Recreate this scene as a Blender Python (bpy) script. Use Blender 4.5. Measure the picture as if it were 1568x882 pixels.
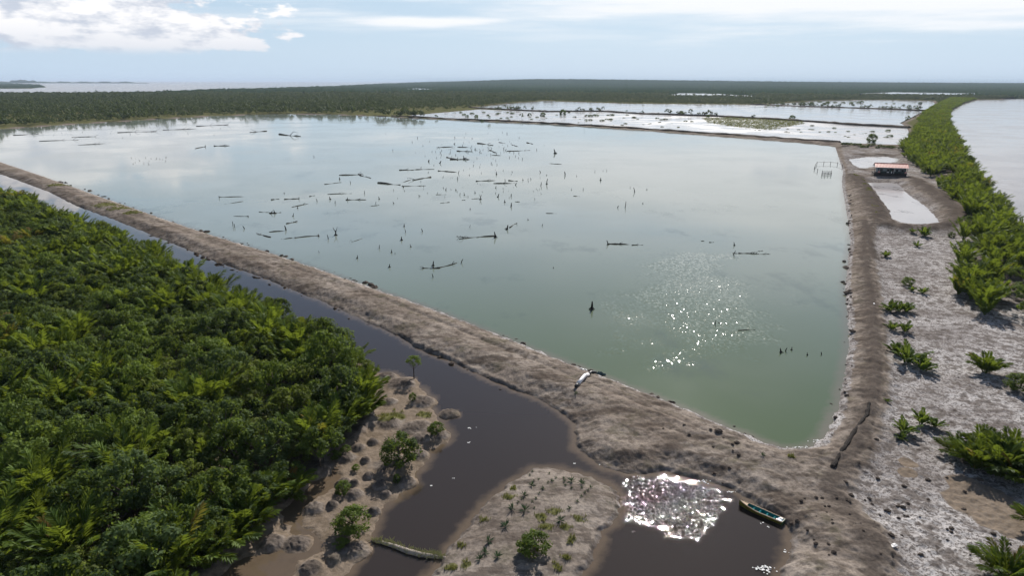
import bpy, math, random
import numpy as np
from mathutils import Vector, Matrix

for o in list(bpy.data.objects): bpy.data.objects.remove(o)
S = bpy.context.scene
COL = S.collection
R = math.radians
random.seed(7)
RNG = np.random.default_rng(7)

# ------------------------------------------------------------------ camera
H, FPX, PITCH, ROLL = 45.0, 1045.0, math.atan(316.5/1045.0), R(0.146)
cF = np.array([0, math.cos(PITCH), -math.sin(PITCH)])
_u = np.array([0, math.sin(PITCH), math.cos(PITCH)]); _r = np.array([1.0, 0, 0])
cR = _r*math.cos(ROLL) + _u*math.sin(ROLL)
cU = -_r*math.sin(ROLL) + _u*math.cos(ROLL)
cam = bpy.data.cameras.new('camera'); cam.sensor_width = 36; cam.lens = FPX*36/1568
cam.clip_start = 0.5; cam.clip_end = 200000
camo = bpy.data.objects.new('camera', cam); COL.objects.link(camo)
M4 = Matrix.Identity(4)
for i in range(3):
    M4[i][0], M4[i][1], M4[i][2] = cR[i], cU[i], -cF[i]
M4[2][3] = H
camo.matrix_world = M4
S.camera = camo

# ------------------------------------------------------------------ sky, sun, exposure
SUN_AZ, SUN_EL = R(15.3), R(33.8)
world = bpy.data.worlds.new('World'); S.world = world; world.use_nodes = True
sun = bpy.data.lights.new('sun', 'SUN'); sun.energy = 4.9; sun.angle = R(0.53); sun.color = (1.0, 0.95, 0.88)
suno = bpy.data.objects.new('sun', sun); COL.objects.link(suno)
D = Vector((math.sin(SUN_AZ)*math.cos(SUN_EL), math.cos(SUN_AZ)*math.cos(SUN_EL), math.sin(SUN_EL)))
suno.rotation_euler = D.to_track_quat('Z', 'Y').to_euler(); suno.location = (0, 0, 200)
S.view_settings.view_transform = 'Standard'; S.view_settings.look = 'None'
S.view_settings.exposure = 0.36; S.view_settings.gamma = 1.0
S.render.engine = 'CYCLES'
S.cycles.max_bounces = 6; S.cycles.diffuse_bounces = 3; S.cycles.glossy_bounces = 3
S.cycles.transmission_bounces = 2; S.cycles.volume_bounces = 1
S.cycles.use_denoising = True

class NT:
    """small helper around a node tree"""
    def __init__(s, tree): s.t = tree; tree.nodes.clear()
    def n(s, typ, inp=None, **kw):
        nd = s.t.nodes.new(typ)
        for k, v in kw.items(): setattr(nd, k, v)
        for k, v in (inp or {}).items():
            sock = nd.inputs[k]
            if isinstance(v, bpy.types.NodeSocket): s.t.links.new(v, sock)
            else: sock.default_value = v
        return nd
    def math(s, op, a, b=0.0, c=0.0, clamp=False):
        return s.n('ShaderNodeMath', {0: a, 1: b, 2: c}, operation=op, use_clamp=clamp).outputs[0]
    def mix(s, f, a, b):
        nd = s.n('ShaderNodeMix', data_type='RGBA')
        for k, v in ((0, f), (6, a), (7, b)):
            if isinstance(v, bpy.types.NodeSocket): s.t.links.new(v, nd.inputs[k])
            else: nd.inputs[k].default_value = v if k == 0 or len(v) == 4 else (*v, 1)
        return nd.outputs[2]
    def ramp(s, f, lo, hi, a=0.0, b=1.0):
        return s.n('ShaderNodeMapRange', {0: f, 1: lo, 2: hi, 3: a, 4: b}, interpolation_type='SMOOTHSTEP').outputs[0]
    def noise(s, vec, scale, detail=3.0, rough=0.55, **kw):
        return s.n('ShaderNodeTexNoise', {'Vector': vec, 'Scale': scale, 'Detail': detail, 'Roughness': rough}, **kw).outputs[0]

w = NT(world.node_tree)
sky = w.n('ShaderNodeTexSky', sky_type='NISHITA')
sky.sun_disc = False; sky.sun_elevation = SUN_EL; sky.sun_rotation = SUN_AZ
sky.air_density = 1.0; sky.dust_density = 0.4; sky.ozone_density = 3.0; sky.altitude = 40
tc = w.n('ShaderNodeTexCoord')
sep = w.n('ShaderNodeSeparateXYZ', {0: tc.outputs['Generated']})
X, Y, Z = sep.outputs
zc = w.math('MAXIMUM', Z, 0.0)
# high thin cloud: a noise layer on a plane overhead
inv = w.math('DIVIDE', 1.0, w.math('ADD', zc, 0.06))
pl = w.n('ShaderNodeCombineXYZ', {0: w.math('MULTIPLY', X, inv), 1: w.math('MULTIPLY', Y, inv), 2: 3.7})
cir = w.noise(w.n('ShaderNodeMapping', {0: pl.outputs[0], 1: (3.0, 1.2, 0), 3: (0.55, 1.0, 1)}).outputs[0], 0.55, 7.0, 0.6)
cir = w.ramp(cir, 0.46, 0.68)
cir = w.math('MULTIPLY', cir, w.math('MULTIPLY', w.ramp(Z, 0.03, 0.10), w.ramp(Z, 0.12, 0.5, 1.0, 0.45)))
# cumulus: billows in azimuth / elevation, flat bases a few degrees above the horizon
az = w.math('ARCTAN2', X, Y)
cv = w.n('ShaderNodeCombineXYZ', {0: w.math('MULTIPLY', az, 9.0), 1: w.math('MULTIPLY', Z, 24.0), 2: 0.0}).outputs[0]
cn = w.noise(cv, 1.6, 8.0, 0.58)
blob = w.noise(w.n('ShaderNodeCombineXYZ', {0: az, 1: 0.0, 2: 0.0}).outputs[0], 2.2, 1.0, 0.5)
CUM = {}
def ell(a0, z0, ra, rz):
    dx = w.math('DIVIDE', w.math('SUBTRACT', az, a0), ra); dz = w.math('DIVIDE', w.math('SUBTRACT', Z, z0), rz)
    return w.math('SUBTRACT', 1.0, w.math('SQRT', w.math('ADD', w.math('MULTIPLY', dx, dx), w.math('MULTIPLY', dz, dz))))
shape = ell(-0.62, 0.078, 0.26, 0.06)
for a in ((-0.44, 0.060, 0.13, 0.030), (0.49, 0.106, 0.05, 0.010), (0.62, 0.112, 0.07, 0.016), (0.36, 0.118, 0.05, 0.010), (-1.5, 0.12, 0.4, 0.1), (1.3, 0.10, 0.4, 0.08), (2.6, 0.15, 0.5, 0.1), (-2.5, 0.12, 0.4, 0.09)):
    shape = w.math('MAXIMUM', shape, ell(*a))
dens = w.math('ADD', shape, w.math('MULTIPLY', w.math('SUBTRACT', cn, 0.5), 2.6))
cum = w.ramp(dens, -0.04, 0.20)
cum = w.math('MULTIPLY', cum, w.ramp(Z, 0.028, 0.042))
cn2 = w.noise(w.n('ShaderNodeMapping', {0: cv, 1: (0.0, 0.35, 0)}).outputs[0], 1.6, 8.0, 0.6)
lit = w.ramp(w.math('SUBTRACT', cn, cn2), -0.16, 0.08)
lit = w.math('MULTIPLY', lit, w.ramp(Z, 0.03, 0.075, 0.45, 1.0))
ccol = w.mix(lit, (0.58, 0.63, 0.73), (1.0, 0.99, 1.0))
horizon = w.ramp(Z, -0.05, 0.34, 0.95, 0.0)
SKYS = 0.075
skyc = w.n('ShaderNodeVectorMath', {0: sky.outputs[0], 'Scale': SKYS}, operation='SCALE').outputs[0]
skyc = w.mix(horizon, skyc, (0.55, 0.70, 0.88))
veil = w.noise(w.n('ShaderNodeCombineXYZ', {0: w.math('MULTIPLY', az, 3.0), 1: w.math('MULTIPLY', Z, 34.0), 2: 5.0}).outputs[0], 1.0, 6.0, 0.6)
veil = w.math('MULTIPLY', w.ramp(w.math('ADD', w.math('MAXIMUM', ell(0.50, 0.135, 0.75, 0.085), ell(-0.14, 0.078, 0.16, 0.010)), w.math('MULTIPLY', w.math('SUBTRACT', veil, 0.5), 1.5)), -0.1, 0.5), 1.0)
skyc = w.mix(w.math('MAXIMUM', veil, w.math('MULTIPLY', cir, 0.75)), skyc, (0.92, 0.94, 0.97))
skyc = w.mix(cum, skyc, ccol)
bg = w.n('ShaderNodeBackground', {0: skyc, 1: 0.83})
w.n('ShaderNodeOutputWorld', {0: bg.outputs[0]})

# ------------------------------------------------------------------ pixel of the 1568-wide photo -> place on level ground
def at(px, py, z=0.0):
    hor = 441 - FPX*math.tan(PITCH) + (px-784)*math.tan(ROLL)
    py = max(py, hor + 0.8)
    d = cR*((px-784)/FPX) + cU*((441-py)/FPX) + cF
    t = (z-H)/d[2]
    return np.array([d[0]*t, d[1]*t, z])
def ppm(P):
    return FPX/float(np.dot(np.array([P[0], P[1], (P[2] if len(P) > 2 else 0)-H]), cF))
def poly(pts): return np.array([at(*p)[:2] for p in pts])
def zm(ox, oy, sc, *pts): return [(ox+p[0]/sc, oy+p[1]/sc, *p[2:]) for p in pts]

# ------------------------------------------------------------------ noise and distance fields
def perlin(x, y, seed=0):
    xi = np.floor(x).astype(np.int64); yi = np.floor(y).astype(np.int64)
    xf = (x-xi).astype(np.float32); yf = (y-yi).astype(np.float32)
    def g(ix, iy, dx, dy):
        h = (ix*374761393 + iy*668265263 + seed*974634721) & 0x7fffffff
        h = ((h ^ (h >> 13))*1274126177) & 0x7fffffff
        a = ((h ^ (h >> 16)) & 1023).astype(np.float32)*(2*math.pi/1024)
        return np.cos(a)*dx + np.sin(a)*dy
    u = xf*xf*xf*(xf*(xf*6-15)+10); v = yf*yf*yf*(yf*(yf*6-15)+10)
    a = g(xi, yi, xf, yf); b = g(xi+1, yi, xf-1, yf); c = g(xi, yi+1, xf, yf-1); d = g(xi+1, yi+1, xf-1, yf-1)
    return (a+(b-a)*u) + ((c+(d-c)*u)-(a+(b-a)*u))*v
def fbm(x, y, s, oct=3, seed=0, gain=0.5):
    t = np.zeros(np.shape(x), np.float32); a = 1.0
    for k in range(oct):
        t += a*perlin(x*s, y*s, seed+k*17); s *= 2.03; a *= gain
    return t
def sdf(P, pg):
    x = P[:, 0].astype(np.float32); y = P[:, 1].astype(np.float32)
    d2 = np.full(len(x), 1e12, np.float32); ins = np.zeros(len(x), bool)
    n = len(pg)
    for i in range(n):
        ax, ay = pg[i]; bx, by = pg[(i+1) % n]
        ex, ey = bx-ax, by-ay; L = ex*ex+ey*ey+1e-9
        t = np.clip(((x-ax)*ex+(y-ay)*ey)/L, 0, 1)
        dx = x-ax-t*ex; dy = y-ay-t*ey
        np.minimum(d2, dx*dx+dy*dy, out=d2)
        if ay != by:
            c = ((ay > y) != (by > y)) & (x < (bx-ax)*(y-ay)/(by-ay)+ax)
            ins ^= c
    d = np.sqrt(d2); d[ins] *= -1
    return d
def ss(a, b, x):
    t = np.clip((x-a)/(b-a), 0, 1); return t*t*(3-2*t)
def linedist(P, pts):
    x = P[:, 0]; y = P[:, 1]; best = np.full(len(x), 1e9)
    for (ax, ay), (bx, by) in zip(pts[:-1], pts[1:]):
        ex, ey = bx-ax, by-ay; L = ex*ex+ey*ey+1e-9
        t = np.clip(((x-ax)*ex+(y-ay)*ey)/L, 0, 1)
        best = np.minimum(best, np.hypot(x-ax-t*ex, y-ay-t*ey))
    return best

# ------------------------------------------------------------------ outlines (shores, zones)
POND = poly([(-130,203),(-60,228),(0,248),(60,268),(130,293),(210,321),(300,353),(400,384),(500,417),(560,438),(640,466),(700,489),(780,521),(860,553),(930,580),(1000,608),(1060,632),(1120,658),(1170,678),(1200,688),(1225,689),(1247,683),(1264,666),(1275,645),(1284,620),(1290,590),(1296,560),(1300,520),(1298,480),(1294,440),(1298,400),(1302,370),(1299,340),(1294,310),(1290,285),(1291,262),(1284,240),(1279,224),(1240,219.5),(1160,213.3),(1050,205),(950,197.2),(850,190.5),(750,186),(650,181.5),(600,179),(500,175),(400,175),(300,179),(200,185),(100,191),(0,198)])
CHAN = poly([(-120,252),(0,266),(76,294),(115,314),(179,338),(229,358.6),(280,379),(331,400.5),(395,422),(448,444),(498,463),(557,491),(610,515),(639,533),(695,556),(734,574),(780,594.5),(830,613),(868,636),(880,652),(882,684),(899,700),(925,717),(956,726.5),(994,724.6),(1017,723),(1035,727),(1063,732),(1094,740),(1124,751),(1144,765),(1165,778),(1201,799),(1212,818),(1214,837),(1201,860),(1193,882),(1180,990),(440,990),(500,930),(530,882),(543,864),(556,842),(567,825),(577,794),(590,773),(616,755),(634,740),(634,725),(651,712),(655,690),(684,677),(688,664),(673,647),(660,625),(660,610),(640,592),(610,577),(592,571),(571,571),(551,559),(530,550),(490,535),(440,513),(400,488),(350,455),(300,425),(250,402),(205,374),(150,350),(100,330),(60,314),(0,293),(-120,262)])
ISLE = poly([(655,885),(668,870),(680,850.6),(692,838),(721,799),(742,772),(773,747.5),(795.5,731),(814,718.6),(841,715),(866,720.6),(907,732),(934,744),(948,764),(952,778),(938,801),(921,815.5),(917,838),(899,865),(884,882),(860,1000),(600,1000)])
RIVER = poly([(1500,152.8),(1470,160),(1456,170),(1452,190),(1462,212),(1480,245),(1500,280),(1525,318),(1565,362),(1640,420),(1900,520),(3200,560),(3200,200),(2200,158),(1568,150.8)])
PA = poly([(628,177.2),(735,168),(840,172.2),(919,171.6),(980,175.5),(1100,179.6),(1219,186.2),(1309,193),(1389,197),(1392,205),(1386,223),(1340,222),(1285,219.3),(1200,213),(1100,206),(1000,199),(894,192),(800,186.7),(700,182.5)])
PB = poly([(727,164.8),(776,159),(835,154.8),(955,158.7),(1100,160),(1160,160.4),(1243,164),(1339,167.4),(1414,170.5),(1400,178),(1378,189),(1389,195.6),(1309,191.6),(1219,184.8),(1100,178.2),(980,174.2),(919,170.2),(840,171)])
PC = poly([(1175,159.8),(1219,157),(1264,154),(1345,153),(1428,154.5),(1432,160),(1416,169),(1339,166.4),(1243,163)])
PD = poly([(1014,148.5),(1040,142.5),(1100,143.5),(1150,146.5),(1172,150),(1100,149.6)])
PE = poly([(1297,145),(1330,142.5),(1369,141),(1488,142.7),(1527,144),(1440,146.6),(1360,146)])
PF = poly([(612,136.3),(640,135.2),(680,137),(650,137.7)])
PDRY = poly([(1324,278),(1370,280),(1378.4,283.8),(1391,297.5),(1416,314),(1433,331),(1440,341.5),(1437,348),(1403.6,344.6),(1368,341.5),(1360.6,322.6),(1345,301.6),(1334,287)])
PUP = poly([(1299,243.5),(1330,239),(1358,239.5),(1380,243),(1372,248),(1338,255),(1320,258.5),(1306,252)])
SEA = np.array(list(poly([(-900,150),(-300,147),(0,144),(150,143.4),(230,141),(320,137.5),(400,135.5),(527,131.3),(640,127.4)])) + [np.array([-6500., 60000.]), np.array([-90000., 60000.]), np.array([-90000., 3000.])])
HEAD = poly([(-600,137),(0,135.2),(50,134.8),(72,133),(60,129.5),(0,127),(-600,127)])
SPIT = poly([(540,548),(560,600),(568,645),(535,677),(500,695),(484,732),(448,748),(415,778),(385,802),(360,834),(325,864),(290,900),(240,1000),(420,1000),(560,880),(600,790),(640,760),(700,700),(710,640),(660,590),(610,560)])
SHALLOW = poly([(432,777),(470,742),(505,716),(525,706),(520,740),(500,760),(470,778),(465,790),(478,810),(500,830),(495,845),(470,862),(440,890),(320,900),(345,862),(385,850),(425,842),(445,825),(428,800)])
PLAIN = poly([(1338,352),(1331,385),(1338,421),(1346,475),(1353,548),(1351,615),(1330,695),(1300,743),(1294,766),(1316,798),(1345,816),(1362,852),(1360,1000),(1900,1000),(1900,560),(1640,430),(1560,370),(1480,352)])
GROVE = [(-260,306),(0,309),(50,322),(95,341),(145,362),(200,390),(245,417),(295,442),(345,471),(392,502),(433,524),(485,541),(528,556),(552,572),(570,602),(572,645),(545,682),(508,702),(490,738),(458,758),(424,788),(396,812),(370,845),(336,874),(308,905),(250,1010),(-260,1010)]
GROVEP = poly(GROVE)
PALMZ = poly([(1376,232),(1390,252),(1418,274),(1455,268),(1464,276),(1428,290),(1444,308),(1474,318),(1478,354),(1460,380),(1458,414),(1464,438),(1447,458),(1472,486),(1505,488),(1545,482),(1575,515),(1640,520),(1720,470),(1640,412),(1565,355),(1525,313),(1500,276),(1480,242),(1462,209),(1452,188),(1455,170),(1475,158.5),(1495,152.6),(1455,151.6),(1436,161),(1408,180),(1405,195),(1395,212)])
HOUSEZ = poly([(1285,226),(1380,228),(1420,262),(1480,330),(1480,352),(1340,352),(1330,290),(1296,270)])
dA, dB = at(0,258)[:2], at(1100,672)[:2]
DIKEDIR = (dB-dA)/np.linalg.norm(dB-dA)
SC5 = lambda *p: zm(400, 500, 2.31, *p)
MOUNDS = SC5((370,160,25),(400,200,18),(450,180,30),(500,205,45),(455,272,25),(450,345,40),(550,360,45),(570,270,40),(665,312,30),(625,390,35),(570,400,30),(470,490,55),(560,460,30),(370,480,15),(345,435,25),(510,555,35),(425,570,30),(380,535,18),(190,650,35),(250,640,20),(400,660,20),(130,770,45),(40,770,40),(20,690,40),(180,860,40),(330,800,45),(260,830,30),(110,590,25),(220,520,25),(330,600,30),(290,560,25),(440,600,18),(330,560,16),(470,420,20),(395,415,18),(300,470,30))
MOUNDS = [(*at(a, b)[:2], r/2.31/ppm(at(a, b))) for a, b, r in MOUNDS]
VEG = [(90,287,20),(165,318,26),(185,324,22),(205,331,16),(600,640,26),(650,636,14)] + \
      [(a, b, r/4.846) for a, b, r in zm(680, 700, 4.846, (510,255,30),(480,330,60),(300,490,45),(720,490,60),(820,450,60),(760,560,70),(900,570,50),(900,780,40),(60,840,60),(170,845,60),(130,680,35),(830,850,50),(1000,500,60),(940,650,50))]
VEG += [(1306,270,5),(1312,274,6),(1319,280,6),(1324,290,6),(1329,300,6),(1334,312,6),(1338,324,6),(1341,335,5),(1300,268,4),(1330,298,7)]
VEG = [(*at(a, b)[:2], r/ppm(at(a, b))) for a, b, r in VEG]

def terrain(P, fine=True):
    """height, zone colour (pale, vegetation, dark) and shore distances for ground points P (n,2)"""
    x = P[:, 0]; y = P[:, 1]; d = np.hypot(x, y)
    near = (1-ss(250, 700, d))
    wob = near*(0.55*perlin(x*0.35, y*0.35, 3) + 0.45*perlin(x*0.9, y*0.9, 4)) + 0.16*near*perlin(x*2.6, y*2.6, 5)
    sp = sdf(P, POND)+wob*0.8; sc = np.maximum(sdf(P, CHAN), -sdf(P, ISLE))+wob; sr = sdf(P, RIVER)+wob*2
    isle = sdf(P, ISLE)
    sf = np.minimum.reduce([sdf(P, q) for q in (PA, PB, PC, PD, PE, PF)])
    ssea = np.maximum(sdf(P, SEA), -sdf(P, HEAD))
    sdry = np.minimum(sdf(P, PDRY)+wob, sdf(P, PUP)+wob)
    spit = sdf(P, SPIT)+wob; shal = sdf(P, SHALLOW)+wob*1.4; plain = sdf(P, PLAIN)+wob*1.5
    grove = sdf(P, GROVEP); palm = sdf(P, PALMZ); hz = sdf(P, HOUSEZ)
    # land level by zone
    L = np.full(len(x), 1.25, np.float32)
    def blend(L, s, h, wd=2.0):
        m = 1-ss(-wd, wd*0.5, s); return L*(1-m)+h*m
    L = blend(L, isle, 0.75, 3); L = blend(L, plain, 0.42, 2.5); L = blend(L, hz, 0.8, 3)
    L = blend(L, grove, 0.45, 2); L = blend(L, palm, 0.5, 3)
    L = blend(L, spit, 0.13, 1.5); L = blend(L, shal, -0.10, 0.8)
    far = ss(500, 700, d); L = L*(1-far)+0.7*far
    fp = 0.25*ss(0, 0.5, sp)+0.75*ss(0, 4.2, sp)
    ck = 0.24+0.22*perlin(x*.13, y*.13, 87)
    fc = ck*ss(0, 0.6, sc)+(1-ck)*ss(0, 4.0, sc)
    low = 1-ss(-1, 1, spit)
    fc = fc*(1-low)+ss(-0.3, 1.2, sc)*low
    fo = np.minimum.reduce([ss(0, 3, sr), ss(0, 3.0, sdry), ss(0, 3, sf), ss(0, 10, ssea)])
    f = np.minimum(np.minimum(fp, fc), fo)
    h = L*f
    # mounds of dug mud
    md = np.zeros_like(h)
    for mx, my, mr in MOUNDS:
        q = np.hypot(x-mx, y-my)/mr
        md = np.maximum(md, 1-ss(0.35, 1.25, q*.85+0.35*wob))
    h += md*0.62*(0.75+0.6*np.abs(perlin(x*1.7, y*1.7, 9)))
    # berms round the drained ponds
    berm = np.zeros_like(h)
    for pts, hh, ww in BERMS:
        b = np.exp(-(linedist(P, pts)/ww)**2)*(0.8+0.5*perlin(x*0.3, y*0.3, 21)); h += b*hh; berm = np.maximum(berm, b)
    land = ss(0, 0.8, np.minimum.reduce([sp, sc, sr, sf, ssea, sdry]))*near
    # wheel ruts and dug clods on the dikes
    along = x*DIKEDIR[0]+y*DIKEDIR[1]; across = -x*DIKEDIR[1]+y*DIKEDIR[0]
    dk = land*(plain > 0)*(isle > 0)*(grove > 0)*(spit > 0)*(palm > 0)
    rut = perlin(across*0.30+0.5*perlin(along*0.06, across*0.06, 5), along*0.03, 31)+0.35*perlin(across*0.8, along*0.07, 32)
    h += dk*(0.42*rut+0.10*fbm(x, y, 1.1, 3, 45, 0.6)+0.12*np.abs(fbm(x, y, 0.45, 3, 46, 0.6)))
    clod = fbm(x, y, 0.7, 4, 41, 0.6)
    for q in (3.0, 5.2):
        h -= dk*0.16*np.exp(-((sp-q-0.5*perlin(x*.06, y*.06, 81))/0.38)**2)
    h += land*(0.055*clod + 0.10*dk*fbm(x, y, 0.22, 2, 44))
    pit = np.clip(perlin(x*1.05, y*1.05, 51)+0.5*perlin(x*2.3, y*2.3, 52), -1, 1)
    pl = (1-ss(-2, 0.5, plain))*near
    h += pl*(0.15*pit+0.07*perlin(x*3.1, y*3.1, 54)+0.15*perlin(x*0.16, y*0.16, 53))
    wat = np.minimum.reduce([sp, sc, sr, sf, ssea, sdry])
    inw = np.minimum(wat, 0)
    h = np.where((wat < 0) & (md < 0.05), np.maximum(inw*0.42, -1.4), h)
    h = np.where(sdry < 0, np.maximum(h, -0.10), h)
    h = h+near*0  # keep float32
    # colour zones: R pale, G vegetation, B darker: mounds, berms, channel bank, ground under plants
    pale = pl*0.95
    pale = np.maximum(pale, (1-ss(0.6, 1.5, sp+0.7*perlin(x*0.6, y*0.6, 61)))*1.0*near)
    pale = np.maximum(pale, low*(0.36-0.3*md)); pale = np.maximum(pale, (1-ss(0, .5, np.abs(sc-0.25)))*0.45*near)
    pale = np.maximum(pale, (1-ss(-2, 1, hz))*(0.55+0.5*perlin(x*0.12, y*0.12, 63))*(1-berm))
    pale = np.maximum(pale, (d > 600)*(1-ss(4, 14, sf))*0.1)
    pale = np.maximum(pale, (1-ss(-1.0, 0.4, isle))*0.28)
    pale = np.maximum(pale, dk*0.34*np.exp(-((sp-4.1-0.6*perlin(x*.06, y*.06, 81))/0.8)**2)*(0.6+perlin(x*.12, y*.12, 83)))
    veg = np.zeros_like(h)
    for vx, vy, vr in VEG:
        q = np.hypot(x-vx, y-vy)/vr
        veg = np.maximum(veg, 1-ss(0.3, 1.1, q+0.5*fbm(x, y, 0.6, 2, 71)))
    veg = np.maximum(veg, far*0.9*ss(0, 12, np.minimum(np.minimum(sf, sp), sr)))
    veg = np.maximum(veg, (1-ss(-3, 1, grove))*0.5); veg = np.maximum(veg, (1-ss(-4, 1, palm))*0.3)
    dark = np.maximum(md*0.62, berm*1.0)
    dark = np.maximum(dark, (1-ss(0.0, 0.9, sc))*0.55*(1-low)*near)
    dark = np.maximum(dark, (1-ss(0, 7, sdry))*0.35)
    dark = np.maximum(dark, np.exp(-((plain-1.6)/1.9)**2)*0.75*near*(1-ss(0, 30, np.abs(plain)))*(sp > 1))
    dark = np.maximum(dark, 0.42*(1-ss(7, 12, plain))*ss(0.5, 1.5, plain)*ss(1.5, 2.5, sp)*(1-ss(8, 14, sp))*near)
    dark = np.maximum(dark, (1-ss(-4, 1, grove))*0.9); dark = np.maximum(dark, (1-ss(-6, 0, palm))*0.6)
    tan = low*(1-md)*ss(-.6, .5, .35-h+.5*perlin(x*.5, y*.5, 66))
    for tx, ty, tr in TANS:
        tan = np.maximum(tan, 1-ss(.75, 1.05, np.hypot((x-tx)*1.0, (y-ty))/tr+.25*fbm(x, y, .35, 2, 67)))
    return h, np.stack([pale, veg, dark, tan], 1).astype(np.float32), dict(pond=sp, chan=np.minimum(sc, shal), channel=sc, river=sr, sea=ssea, far=sf, dry=sdry)
TANS = [(*at(1505,775)[:2], 4.6), (*at(1535,800)[:2], 3.8), (*at(1480,750)[:2], 2.6), (*at(1391,715)[:2], 1.3), (*at(1388,729)[:2], 1.2)]
pp = lambda *q: [tuple(at(*p)[:2]) for p in q]
BERMS = [(pp((1305,272),(1322,290),(1336,318),(1346,344),(1360,352),(1400,356),(1445,354),(1466,344),(1462,326),(1440,308),(1415,290),(1395,277),(1350,273)), 1.6, 5.0),
         (pp((1290,226),(1330,226),(1374,231)), 0.9, 3.0), (pp((1296,262),(1325,262),(1338,262)), 0.7, 2.5), (pp((1310,238),(1378,238)), 0.3, 3.0),
         (pp((1322,345),(1330,372),(1338,400)), 0.4, 1.6), (pp((1345,430),(1380,430)), 0.25, 0.8)]

# ------------------------------------------------------------------ materials
MATS = {}
def mat(name):
    m = bpy.data.materials.new(name); m.use_nodes = True; MATS[name] = m
    return m, NT(m.node_tree)
def finish(t, bsdf, vol=None):
    t.n('ShaderNodeOutputMaterial', {0: bsdf})
def plain_mat(name, col, rough=0.7, var=0.25, scale=6.0, bump=0.0, metal=0.0):
    m, t = mat(name)
    c = t.n('ShaderNodeTexCoord').outputs['Object']
    n = t.noise(c, scale, 4, 0.6); n2 = t.noise(c, scale*5, 3, 0.6)
    f = t.math('ADD', t.math('MULTIPLY', n, 0.7), t.math('MULTIPLY', n2, 0.3))
    lo = tuple(v*(1-var) for v in col); hi = tuple(min(1, v*(1+var)) for v in col)
    cc = t.mix(t.ramp(f, 0.3, 0.7), lo, hi)
    inp = {'Base Color': cc, 'Roughness': rough, 'Metallic': metal, 'Specular IOR Level': 0.5 if rough < 0.6 else 0.05}
    if bump: inp['Normal'] = t.n('ShaderNodeBump', {'Strength': 0.6, 'Distance': bump, 'Height': f}).outputs[0]
    finish(t, t.n('ShaderNodeBsdfPrincipled', inp).outputs[0]); return m

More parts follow.
